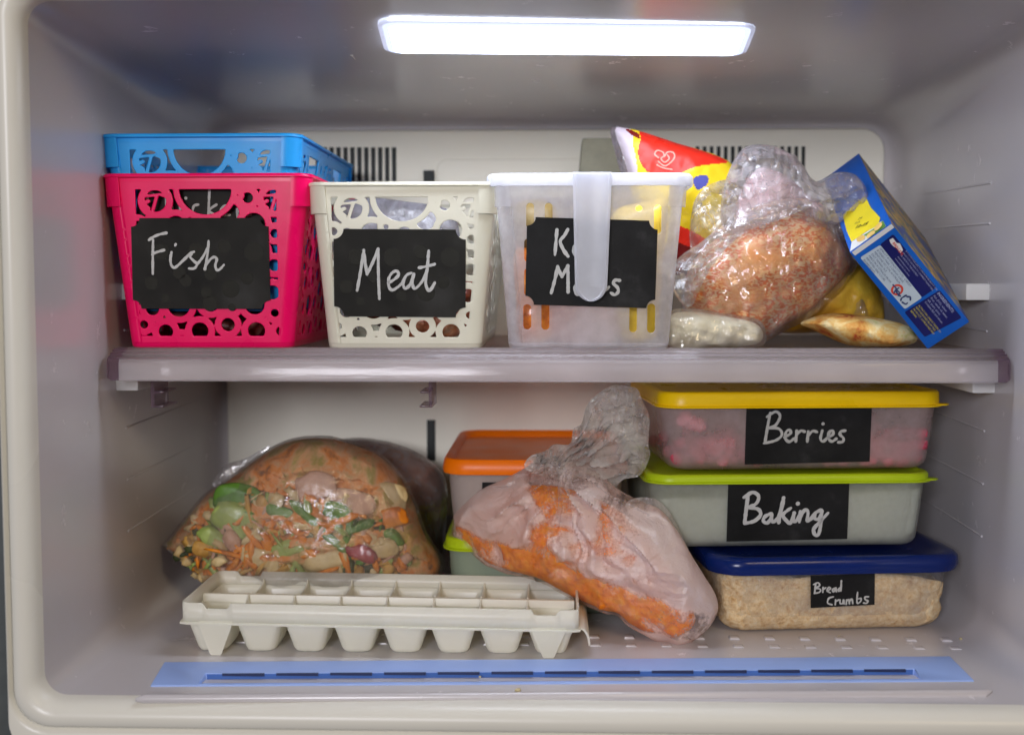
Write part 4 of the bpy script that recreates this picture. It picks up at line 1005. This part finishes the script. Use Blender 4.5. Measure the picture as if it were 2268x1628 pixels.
bc, P1, n1, Dc = lidded_box('storage_box', 'clear box of bread crumbs under a navy lid, lowest of the stack', M_boxc, M_lidb, (1600, 1410), (2102, 1396), .157, .176, (1590, 1255), .17, r=.026, taper=.955, lid_h=.010, rb=.014, lid_style=2, group=G_l)
content_block('bread_crumbs', 'pale brown bread crumbs heaped inside the navy-lidded box', 'crumbs', Dc, M_crumbs, .044, .036, .002, .009, 3, .003, 'stuff', .0022, .0026)
h7 = lambda u, v: hit(u, v, P1, n1)
lb = plate('chalkboard_label', ticket([C7(*p) for p in ((1021, 1175), (1385, 1160), (1383, 1338), (1021, 1357))], h7), n1, M_board2, bc, .0004)
strokes('chalk_writing', [[(1048, 1215), (1042, 1270)], [(1036, 1222), (1062, 1212), (1070, 1228), (1047, 1242)], [(1047, 1242), (1075, 1250), (1068, 1266), (1040, 1272)], [(1090, 1238), (1088, 1266)], [(1090, 1250), (1105, 1240)],
    [(1113, 1257), (1132, 1246), (1122, 1238), (1112, 1256), (1130, 1268)], [(1162, 1240), (1144, 1250), (1148, 1264), (1162, 1247)], [(1162, 1240), (1165, 1263)], [(1190, 1238), (1175, 1250), (1180, 1260), (1191, 1245)], [(1193, 1200), (1190, 1258)],
    [(1147, 1291), (1122, 1300), (1115, 1326), (1140, 1336)], [(1160, 1308), (1158, 1336)], [(1160, 1318), (1178, 1308)], [(1185, 1308), (1186, 1328), (1200, 1328), (1205, 1308)], [(1205, 1308), (1208, 1331)], [(1222, 1308), (1220, 1333)], [(1222, 1315), (1235, 1306), (1238, 1330)], [(1238, 1315), (1252, 1304), (1257, 1329)],
    [(1284, 1265), (1281, 1324), (1300, 1318), (1304, 1300), (1288, 1302)], [(1346, 1290), (1326, 1292), (1328, 1306), (1342, 1314), (1335, 1327), (1318, 1325)]], C7, h7, n1, lb, w=.0013, off=.0008)
bk, P2, n2, Db = lidded_box('storage_box', 'milky box with a lime green lid and a Baking label, middle of the stack', M_boxg, M_lidg, (1452, 1218), (2046, 1206), .166, .182, (1430, 1060), .16, r=.02, taper=.965, lid_h=.0062, rb=.008, group=G_l)
content_block('baking_flour', 'pale flour filling most of the lime-lidded box', 'flour', Db, M_flour, .036, .044, .002, .002, 5, .003, 'stuff')
h8 = lambda u, v: hit(u, v, P2, n2)
lb = plate('chalkboard_label', ticket([C7(*p) for p in ((553, 658), (1240, 648), (1228, 965), (543, 980))], h8), n2, M_board2, bk, .0004)
strokes('chalk_writing', [[(665, 710), (655, 790), (645, 872)], [(642, 728), (690, 700), (724, 722), (712, 762), (670, 785)], [(670, 785), (722, 796), (735, 828), (700, 862), (645, 876)], [(795, 820), (762, 836), (750, 862), (776, 872), (798, 835)], [(798, 822), (800, 862), (820, 860), (845, 820), (866, 745)],
    [(866, 730), (850, 800), (838, 872)], [(905, 790), (862, 826), (880, 858), (905, 872), (925, 820)], [(926, 815), (920, 862), (940, 858), (958, 830)], [(947, 764)], [(960, 808), (955, 866)], [(958, 840), (985, 800), (1004, 812), (1000, 858), (1022, 848), (1045, 815)], [(1078, 800), (1048, 815), (1040, 843), (1060, 852), (1080, 820)], [(1082, 803), (1076, 880), (1064, 935), (1044, 940), (1036, 908), (1068, 870), (1116, 818)]], C7, h8, n2, lb, w=.0027, off=.0008)
br, P3, n3, De = lidded_box('storage_box', 'milky box with a yellow lid and a Berries label, topmost under the shelf', M_boxm, M_lidy, (1478, 1046), (2070, 1038), .167, .184, (1445, 893), .16, r=.02, taper=.965, lid_h=.0115, rb=.010, group=G_l)
h9 = lambda u, v: hit(u, v, P3, n3)
lb = plate('chalkboard_label', ticket([C7(*p) for p in ((657, 205), (1369, 190), (1355, 526), (646, 543))], h9), n3, M_board2, br, .0004)
strokes('chalk_writing', [[(790, 250), (775, 330), (760, 420)], [(772, 272), (820, 243), (846, 268), (822, 318), (785, 335)], [(785, 335), (840, 340), (856, 374), (822, 405), (755, 422)], [(870, 388), (905, 366), (900, 346), (880, 358), (875, 393), (898, 413), (925, 395)], [(940, 350), (935, 412)], [(938, 376), (963, 351), (985, 356)],
    [(1005, 355), (1000, 412)], [(1003, 381), (1030, 353), (1055, 358)], [(1085, 350), (1075, 395), (1090, 411), (1112, 392)], [(1090, 312)], [(1115, 391), (1145, 371), (1144, 350), (1124, 360), (1120, 394), (1140, 411), (1165, 395)], [(1215, 350), (1190, 355), (1186, 373), (1205, 393), (1200, 413), (1175, 416)]], C7, h9, n3, lb, M_chalk_dim, w=.0021, off=.0008)
R = random.Random(4); b = MB()
for i in range(420):
    x = R.uniform(-1, 1) * (De['hw'] - .009); y = -De['hd'] + .006 + abs(R.gauss(0, .02)) if R.random() < .75 else R.uniform(-1, 1) * (De['hd'] - .01)
    y = max(-De['hd'] + .0085, min(De['hd'] - .01, y)); top_ = .020 + .012 * noise.noise(Vector((x * 25, y * 10, 2))) + .004 * (x / De['hw'])
    z = .006 + R.random() ** 1.1 * top_; s = R.uniform(.0035, .0062)
    lump(b, De['cen'] + De['X'] * x + De['Y'] * y + Vector((0, 0, z)), (s, s, s), (R.random() * 3, 0, 0), i, .4, 2.2, 2)
for (u, v, s) in ((1520, 925, .006), (1533, 935, .006), (1548, 940, .006), (1512, 932, .005), (2010, 893, .0035), (2040, 960, .005), (2040, 985, .005)):
    p = hit(u, v, P3 + De['Y'] * .008, n3); lump(b, p, (s, s, s), (0, 0, 0), s * 1000, .4, 2.2, 2)
tag(b.build('frozen_berries', M_berry, None, ang=180), 'red frozen berries lying in the yellow-lidded box', 'berries', None, 'stuff')

# orange- and lime-lidded boxes at the back left
M_boxo = frosted('box_rosy', (.70, .62, .58), .15, .5, .3)
M_boxlg = frosted('box_pale_green', (.55, .64, .50), .2, .5, .3)
yo = .205
go, P5, n5, Dg = lidded_box('storage_box', 'small pale green box with a lime lid standing behind the ice tray', M_boxlg, M_lidg, (1000, 1364), (1400, 1364), yo + .004, yo + .004, (985, 1208), .18, taper=.96, lid_h=.009, group='lidded boxes at the back')
oo, P4, n4, Do = lidded_box('storage_box', 'rosy white box with an orange lid standing on the lime-lidded one', M_boxo, M_lido, (1000, 1188), (1372, 1188), yo + .004, yo + .004, (985, 1037), .19, taper=.955, lid_h=.0095, lid_style=1, group='lidded boxes at the back')
h5 = lambda u, v: hit(u, v, P4, n4)
lb = plate('chalkboard_label', ticket([(1068, 1068), (1210, 1068), (1212, 1150), (1066, 1150)], h5), n4, M_board2, oo, .0004)
strokes('chalk_writing', [[(1093, 1083), (1084, 1090), (1086, 1104), (1098, 1106)], [(1110, 1088), (1108, 1106)]], lambda x, y: (x, y), h5, n4, lb, M_chalk_dim, w=.0016, off=.0008)
# things resting under the yellow-lid box gaps are left dark on purpose

# ------------------------------------------------------------------ ice cube tray
M_ice = plastic('tray_milky', (.94, .92, .83), .24, .05, tl=.45, bumpy=.06)
yF, yB = .098, .196; xL, xR = at(402, 1340, yF).x, at(1281, 1358, yF).x
it = thing('ice_cube_tray', 'empty milky white ice cube tray on the freezer floor behind the blue vent strip', 'ice tray', ((xL + xR) / 2, (yF + yB) / 2, FZ))
zl_, zr_ = at(402, 1334, yF).z, at(1281, 1352, yF).z
zt = lambda x: zl_ + (zr_ - zl_) * (x - xL) / (xR - xL)
zb = FZ + .0012
def skirt(name, pts, top, bot, th=.0016):
    b = MB(); n = len(pts); V = []
    for x, y in pts: V += [(x, y, top(x, y)), (x, y, bot(x, y))]
    Fc = [(2 * i, 2 * i + 1, 2 * ((i + 1) % n) + 1, 2 * ((i + 1) % n)) for i in range(n)]
    b.add(V, Fc); return b
ringp = []
for i in range(141): ringp.append((xL + .004 + (xR - xL - .008) * i / 140, yF))
ringp += [(xR - .001, yF + .002), (xR, yF + .006)] + [(xR, yF + .006 + (yB - yF - .012) * i / 20) for i in range(21)] + [(xR - .001, yB - .002)]
for i in range(141): ringp.append((xR - .004 - (xR - xL - .008) * i / 140, yB))
ringp += [(xL + .001, yB - .002)] + [(xL, yB - .006 - (yB - yF - .012) * i / 20) for i in range(21)] + [(xL + .001, yF + .002)]
nt1, nt2 = at(480, 1340, yF).x, at(1208, 1340, yF).x
def top_(x, y):
    z = zt(x)
    for c in (nt1, nt2):
        d = abs(x - c)
        if (y < yF + .001 or y > yB - .001) and d < .010: z -= .0040 * min(1, (.010 - d) / .002)
    return z
b = skirt('s', ringp, top_, lambda x, y: zt(x) - .0145); b.build('tray_rim', M_ice, it, solid=.0017, ang=30)
b = MB()       # foot of the rim: a narrow outward ledge
ln = lambda o, z: [(x + o * (1 if x > 0 - .123 else -1) * (1 if (x < xL + .004 or x > xR - .004) else .0), y + o * (-1 if y < (yF + yB) / 2 else 1) * (1 if (y <= yF + .002 or y >= yB - .002) else 0), zt(x) - z) for x, y in ringp]
b.loft([ln(.0004, .0135), ln(.0024, .0140), ln(.0024, .0152), ln(.0002, .0152)]); b.build('rim_ledge', M_ice, it, ang=50)
b = MB(); nc = 8; cw = (xR - xL - .004) / nc
for r_i in range(2):
    for i in range(nc):
        x0_ = xL + .002 + i * cw; x1_ = x0_ + cw; y0_, y1_ = (yF + .001, (yF + yB) / 2) if r_i == 0 else ((yF + yB) / 2, yB - .001)
        cx_, cy_ = (x0_ + x1_) / 2, (y0_ + y1_) / 2; hw_, hd_ = (x1_ - x0_) / 2, (y1_ - y0_) / 2
        zz = zt(cx_) - .0105; secs = []
        for k, (ix, z, rr) in enumerate(((0, zz, .0003), (.0006, zz - .0004, .002), (.0012, zz - .003, .005), (.0066, zb + .003, .006), (.0078, zb + .0009, .0055), (.0105, zb, .004))):
            secs.append([(cx_ + x, cy_ + y, z) for x, y in rrect(hw_ - ix, hd_ - ix * .9, rr, 5)])
        b.loft(secs, False, True)
b.build('cube_cups', M_ice, it, solid=.0010, ang=60)
# dividers: small saddles between cups
b = MB()
for i in range(1, nc):
    x = xL + .002 + i * cw
    for y0_, y1_ in ((yF + .002, (yF + yB) / 2 - .004), ((yF + yB) / 2 + .004, yB - .002)):
        P = []
        for k in range(13):
            t = k / 12; P.append((x, y0_ + (y1_ - y0_) * t, zt(x) - .0104 + (.0055 * abs(2 * t - 1) ** 3)))
        b.loft([[(p[0] - .0014, p[1], zt(x) - .0115), (p[0] - .0005, p[1], p[2]), (p[0] + .0005, p[1], p[2]), (p[0] + .0014, p[1], zt(x) - .0115)] for p in P], True, True)
ym = (yF + yB) / 2
b.loft([[(x, ym - .003, zt(x) - .011), (x, ym - .0018, zt(x) - .0055), (x, ym + .0018, zt(x) - .0055), (x, ym + .003, zt(x) - .011)] for x in [xL + .002 + (xR - xL - .004) * i / 10 for i in range(11)]], True, True)
b.build('cup_divider', M_ice, it, ang=50)
for c, s in ((at(478, 1400, yF).x, 1), (at(1215, 1400, yF).x, 1)):
    z0_ = zt(c) - .0145
    for yy, th in ((yF - .0012, .0022), (yB + .0012, -.0022)):
        b = MB()
        b.loft([[(c - w, yy, z), (c + w, yy, z), (c + w * .8, yy + th, z), (c - w * .8, yy + th, z)] for w, z in ((.0120, z0_ + .002), (.0115, z0_ - .002), (.0042, FZ + .0016), (.0032, FZ + .0006))], True, True)
        b.build('foot', M_ice, it, ang=40, recalc=True)
b = MB(); P = [(xR - .0005, zt(xR) - .0145), (xR + .0035, zt(xR) - .0155), (xR + .0062, zt(xR) - .020), (xR + .0074, zt(xR) - .0265)]
P = smooth_line(P, 5); b.loft([[(x, yF + .004, z), (x + .0014, yF + .004, z + .0007), (x + .0014, yB - .004, z + .0007), (x, yB - .004, z)] for x, z in P], True, True)
b.build('pour_lip', M_ice, it, recalc=True, ang=50)

# ------------------------------------------------------------------ bag of vegetable scraps
veg = [(360, 1206), (372, 1192), (405, 1150), (448, 1098), (500, 1062), (555, 1020), (610, 985), (660, 968), (730, 966), (800, 985), (850, 1010), (895, 1060), (925, 1120), (945, 1180), (985, 1245), (960, 1300), (900, 1340), (700, 1352), (520, 1345), (440, 1275), (385, 1228)]
vb = thing('scrap_bag', 'big clear bag of chopped carrot, greens and vegetable peelings behind the ice tray', 'bag', (at(670, 1340, .25).x, .25, FZ))
core_ = [(400, 1215), (450, 1130), (520, 1080), (580, 1030), (650, 990), (730, 985), (800, 1000), (850, 1040), (890, 1100), (915, 1180), (940, 1260), (900, 1335), (700, 1345), (520, 1335), (450, 1280)]
core = [(675 + (u - 675) * .972, 1175 + (v - 1175) * .972) for u, v in veg]
def veg_core():
    m, nt, out = mat('peelings_mass'); v = coords(nt); n1 = noise_t(nt, v, 38, 6, .65, .5); n2 = noise_t(nt, v, 9, 2)
    c1 = ramp(nt, n1, [(.34, (.20, .07, .015)), (.43, (.70, .22, .02)), (.52, (.66, .36, .16)), (.60, (.34, .28, .05)), (.70, (.66, .44, .22))])
    nt.links.new(pbsdf(nt, (1, 1, 1), .55, c1, None, bump(nt, n1, .5, .004)), out.inputs[0]); return m
inflate('peelings', core, .242, .044, .05, veg_core(), vb, cell=.0022, cr=Crumple(81, .0055, 30))
inflate('bag_film', veg, .240, .055, .058, film('bag_film_clear', (.84, .80, .74), .13, crease=.8, gloss=.05, cs=18, rough=.1), vb, cell=.0019, cr=Crumple(82, .0035, 10, 7, (.9, .5)))
VC = [food('carrot', [(.3, (.60, .15, .008)), (.7, (.84, .30, .02))], 60, .4, .2), food('green_leaf', [(.3, (.05, .14, .015)), (.7, (.14, .30, .04))], 50, .4, .3), food('pale_green', [(.3, (.20, .30, .05)), (.7, (.42, .50, .15))], 30, .4, .3),
      food('onion_white', [(.3, (.52, .34, .12)), (.7, (.76, .62, .34))], 40, .45, .3), food('beet_red', [(.3, (.22, .02, .03)), (.7, (.45, .06, .07))], 60, .4, .3), food('brown_peel', [(.3, (.36, .18, .03)), (.7, (.72, .42, .10))], 70, .6, .4), food('dark_herb', [(.3, (.02, .03, .01)), (.7, (.08, .10, .03))], 70, .6, .4), food('pale_pink', [(.3, (.50, .27, .16)), (.7, (.66, .42, .32))], 40, .5, .3)]
R = random.Random(12); b = MB()
def dome(x, z):        # rough front of the core at a point
    A = [at(u, v, .245) for u, v in core]; 
    return 0
cpts = [(at(u, v, .245).x, at(u, v, .245).z) for u, v in core]
def core_front(x, z):
    d = float(poly_sd(cpts, np.array([[x]]), np.array([[z]]))[0, 0]); h = min(1, max(d, 0) / .055); return .245 - .042 * math.sqrt(1 - (1 - h) ** 2)
for i, (x, z) in enumerate(scatter_in([(380, 1215), (440, 1125), (540, 1075), (640, 1060), (760, 1060), (860, 1090), (905, 1150), (935, 1255), (900, 1330), (500, 1330), (420, 1260)], .245, 330, 5, .005)):
    y = core_front(x, z) - .001 + R.uniform(-.003, .004); zr = (z - at(600, 1330, .245).z) / .08
    w = [6, 1.3, 2.2, 4, .35, 3, 1.2, 3.0 if zr > .4 else 1]; m = R.choices(range(8), w)[0]; xr = (x - at(366, 1200, .245).x)
    if xr < .035: m = R.choice([5, 6, 3, 2, 5, 0])
    big = 1.9 if R.random() < .14 else 1
    l = big * R.uniform(.007, .018) if m in (0, 1, 2, 4) else R.uniform(.006, .013)
    if xr < .05 or xr > .165: l = min(l, .006)
    s = (l, R.uniform(.0020, .0035), R.uniform(.0013, .0036)) if m in (0, 1, 2, 4) or R.random() < .45 else (l * .8, .004, R.uniform(.003, .007))
    lump(b, (x, y, z), s, (R.uniform(-.5, .5), R.uniform(-1.6, 1.6), R.uniform(-.5, .5)), i, .8, 2.2, 2, m, .15)
for (u, v, sx, sz_, m, rot) in ((528, 1108, .020, .013, 1, .2), (525, 1100, .014, .010, 2, 0), (690, 1150, .022, .0042, 1, .75), (625, 1135, .014, .005, 1, .3), (740, 1200, .014, .004, 1, .7), (520, 1150, .018, .014, 2, .3), (470, 1190, .012, .008, 2, .6), (640, 1215, .016, .007, 2, -.3), (870, 1190, .010, .006, 1, .8), (745, 1130, .012, .007, 1, .2), (580, 1235, .017, .008, 3, .2), (720, 1240, .018, .008, 3, -.2), (450, 1215, .009, .007, 5, .2), (860, 1150, .016, .009, 0, -.2), (700, 1080, .016, .012, 7, 0), (800, 1165, .012, .004, 1, -.4), (800, 1225, .014, .006, 4, .3), (850, 1215, .012, .007, 3, 0), (590, 1200, .009, .004, 0, 1.1), (560, 1190, .012, .003, 0, .9), (860, 1100, .016, .012, 3, .3), (780, 1110, .018, .010, 7, .2), (680, 1210, .014, .003, 0, .9), (760, 1150, .012, .004, 0, -.3), (660, 1180, .013, .003, 0, .8)):
    p = at(u, v, .2); y = core_front(p.x, p.z) - .003; p = at(u, v, y); lump(b, p, (sx, .004, sz_), (0, rot, 0), u, .35, 1.5, 3, m, .2)
b.build('vegetable_pieces', VC, vb, ang=180)['kind'] = 'stuff'
# second bag behind, reddish brown
vb2 = thing('freezer_bag', 'reddish brown freezer bag leaning behind the bag of vegetable scraps', 'bag', (at(880, 1300, .33).x, .33, FZ))
s2 = [(700, 1010), (740, 985), (800, 975), (870, 988), (930, 1015), (972, 1050), (985, 1100), (980, 1180), (960, 1270), (800, 1280), (700, 1250)]
inflate('bag_body', s2, .335, .045, .05, food('brown_frozen', [(.3, (.12, .04, .02)), (.5, (.34, .14, .07)), (.7, (.55, .33, .24))], 22, .4, .4), vb2, cell=.003, cr=Crumple(91, .005, 14))
inflate('bag_film', [(u + (6 if u > 850 else -6), v - 6) for u, v in s2], .333, .052, .055, M_filmthin, vb2, cell=.003, cr=Crumple(92, .004, 14))
# thin loose edge of the first bag, standing up at its upper left
inflate('bag_film', [(470, 1075), (500, 1030), (545, 1015), (600, 985), (560, 1030), (510, 1070)], .29, .003, .003, M_filmthin, vb, cell=.0022, cr=Crumple(93, .003))

# ------------------------------------------------------------------ frosty orange bag
fb = thing('frosty_bag', 'frost-covered bag of orange crumbed food with a twisted neck leaning against the stacked boxes', 'bag', (at(1490, 1430, .14).x, .145, FZ))
fo = [(999, 1172), (1012, 1132), (1060, 1088), (1120, 1060), (1165, 1035), (1200, 1015), (1260, 1012), (1320, 1040), (1365, 1080), (1420, 1110), (1462, 1128), (1500, 1175), (1535, 1235), (1560, 1275), (1586, 1320), (1587, 1362), (1548, 1412), (1488, 1431), (1432, 1408), (1391, 1386), (1367, 1362), (1336, 1357), (1293, 1338), (1250, 1318), (1196, 1289), (1125, 1270), (1079, 1254), (1048, 1232), (1012, 1210)]
fi = [(1008, 1172), (1025, 1140), (1070, 1105), (1140, 1080), (1220, 1075), (1300, 1095), (1370, 1130), (1430, 1180), (1480, 1250), (1520, 1320), (1540, 1375), (1500, 1412), (1440, 1402), (1395, 1380), (1367, 1356), (1336, 1350), (1293, 1331), (1250, 1311), (1196, 1282), (1125, 1262), (1079, 1246), (1052, 1226), (1020, 1206)]
xa, xb_ = at(1000, 1100, .14).x, at(1560, 1100, .14).x
exf = lambda x, z: .075 * max(0, min(1.1, (xb_ - x) / (xb_ - xa))) ** 1.3
M_orange = food('orange_crumb', [(.28, (.60, .11, .002)), (.45, (.92, .24, .004)), (.6, (.97, .34, .006)), (.8, (.97, .50, .06))], 170, .6, 1.0, 8, 300)
inflate('orange_food', fi, .142, .024, .012, M_orange, fb, cell=.0018, cr=Crumple(101, .0022, 30), extra=exf)
def frost_film():
    """film rimed with frost: the frost is thick white, broken by clear windows along the lower edge"""
    m, nt, out = mat('frosted_film'); v = coords(nt)
    n1 = noise_t(nt, v, 26, 10, .62, .5); n3 = noise_t(nt, coords(nt, sc3=(1, 1, 1)), 330, 4, .75)
    t = nt.nodes.new('ShaderNodeTexCoord'); sx = nt.nodes.new('ShaderNodeSeparateXYZ'); nt.links.new(t.outputs['Object'], sx.inputs[0])
    return m, nt, out, n1, n3, sx, v
m, nt, out, n1, n3, sx, v = frost_film()
# distance above the bag's lower edge line (object space), where the film lies tight against the food
pa = at(1105, 1266, .17) - Vector(fb.location); pb = at(1402, 1380, .125) - Vector(fb.location); dv = (pb - pa); dl = math.hypot(dv.x, dv.z); nx_, nz_ = -dv.z / dl, dv.x / dl
def mth(op, a, b_, c_=None):
    q = nt.nodes.new('ShaderNodeMath'); q.operation = op
    for i, x in enumerate((a, b_, c_)):
        if x is None: continue
        if isinstance(x, (int, float)): q.inputs[i].default_value = x
        else: nt.links.new(x, q.inputs[i])
    return q.outputs[0]
dist = mth('ADD', mth('MULTIPLY', sx.outputs['X'], nx_), mth('MULTIPLY_ADD', sx.outputs['Z'], nz_, -(pa.x * nx_ + pa.z * nz_)))
band = ramp(nt, mth('MULTIPLY_ADD', dist, 12.0, .5), [(.40, .45), (.45, .0), (.72, .0), (.79, .42), (.85, .46), (1.0, .36)])     # 0 = clear window
alng = mth('MULTIPLY', mth('ADD', mth('MULTIPLY', sx.outputs['X'], dv.x / dl), mth('MULTIPLY_ADD', sx.outputs['Z'], dv.z / dl, -(pa.x * dv.x / dl + pa.z * dv.z / dl))), 1 / dl)
fac = mth('ADD', mth('ADD', mth('MULTIPLY_ADD', n1, 2.1, -.40), mth('MULTIPLY', n3, .42)), band)
endf = ramp(nt, alng, [(-0.0, .36), (.20, .0), (.90, .0), (1.0, .3)])
cover = ramp(nt, mth('ADD', fac, endf), [(.93, .10), (1.0, .66)])
cov2 = nt.nodes.new('ShaderNodeMapRange'); 
val = mth('ADD', fac, endf)
nt.links.new(val, cov2.inputs[0]); cov2.inputs[1].default_value = 1.04; cov2.inputs[2].default_value = 1.30; cov2.inputs[3].default_value = .10; cov2.inputs[4].default_value = .84
bmp = bump(nt, n3, .5, .0012, bump(nt, noise_t(nt, v, 40, 6, .6, 1.2), .55, .005))
fr_s = mixs(nt, .35, pbsdf(nt, (.74, .66, .64), .45, ramp(nt, n1, [(.3, (.80, .62, .56)), (.7, (.95, .88, .86))]), None, bmp), transl(nt, (.95, .80, .74), bmp))
base = mixs(nt, cov2.outputs[0], transp(nt, (.98, .95, .93)), fr_s)
g = nt.nodes.new('ShaderNodeBsdfGlossy'); g.inputs['Roughness'].default_value = .22; nt.links.new(bmp, g.inputs['Normal'])
nt.links.new(mixs(nt, .07, base, g.outputs[0]), out.inputs[0]); M_frost = m
inflate('bag_film', fo, .140, .031, .018, M_frost, fb, cell=.0015, cr=(lambda A, B: (lambda x, z: A(x, z) + B(x, z)))(Crumple(102, .0042, 13, 9, (1.05, .28), warp=.02), Radial((at(1245, 1035, .16).x, at(1245, 1035, .16).z), .010, 7, 3, .02, .14)), extra=exf)
M_neck = film('neck_film', (.98, .95, .91), .30, frost=((.97, .95, .92), .25), fs=14, crease=.45, gloss=.02, dirs=(1, 1, 1), cs=32, rough=.2, tint=(1, .99, .98))
def exn(x, z): return .02
inflate('bag_neck', [(1165, 1040), (1172, 1012), (1208, 998), (1228, 984), (1262, 983), (1270, 950), (1288, 938), (1300, 898), (1325, 872), (1362, 852), (1392, 856), (1412, 862), (1424, 890), (1438, 925), (1436, 985), (1440, 1010), (1418, 1052), (1380, 1062), (1358, 1084), (1330, 1068), (1290, 1065), (1230, 1060)], .150, .009, .008, M_neck, fb, cell=.0012, cr=(lambda A, B: (lambda x, z: A(x, z) + B(x, z)))(Crumple(103, .0075, 24, 10, (.45, .30), warp=.02), Radial((at(1225, 1040, .15).x, at(1225, 1040, .15).z), .017, 13, 5, .02, .16)), extra=exn)
inflate('bag_flap', [(1385, 1125), (1400, 1105), (1445, 1103), (1480, 1130), (1515, 1195), (1545, 1260), (1580, 1310), (1588, 1350), (1560, 1330), (1520, 1270), (1470, 1200), (1420, 1160)], .158, .004, .004, M_neck, fb, cell=.0016, cr=Crumple(104, .004, 18))

# ------------------------------------------------------------------ spilt crumbs
M_cr = food('crumb', [(.3, (.45, .35, .15)), (.7, (.8, .72, .45))], 200, .7, .3)
R = random.Random(9)
for (u, v, z, s, txt) in ((1147, 1531, FZ + .0003, .0022, 'pale crumb lying in front of the middle of the blue vent strip'), (1858, 1410, FZ + .0006, .0010, 'tiny orange crumb on the floor below the bread crumb box'), (2128, 1416, FZ + .0006, .0014, 'small pale flake on the floor at the right end'), (1652, 762, SZ + .0004, .0012, 'small orange crumb on the shelf right of the clear bin'), (1770, 748, SZ + .0004, .001, 'tiny brown crumb on the shelf in front of the flatbread'), (1063, 1500, FZ + .002, .0011, 'dark speck in the blue vent strip')):
    p = atz(u, v, z); b = MB(); lump(b, p + Vector((0, 0, s * .5)), (s, s * .8, s * .6), (0, 0, 1), u, .5, 2, 2)
    tag(b.build('food_crumb', M_cr, None, ang=180), txt, 'crumb', 'spilt crumbs')
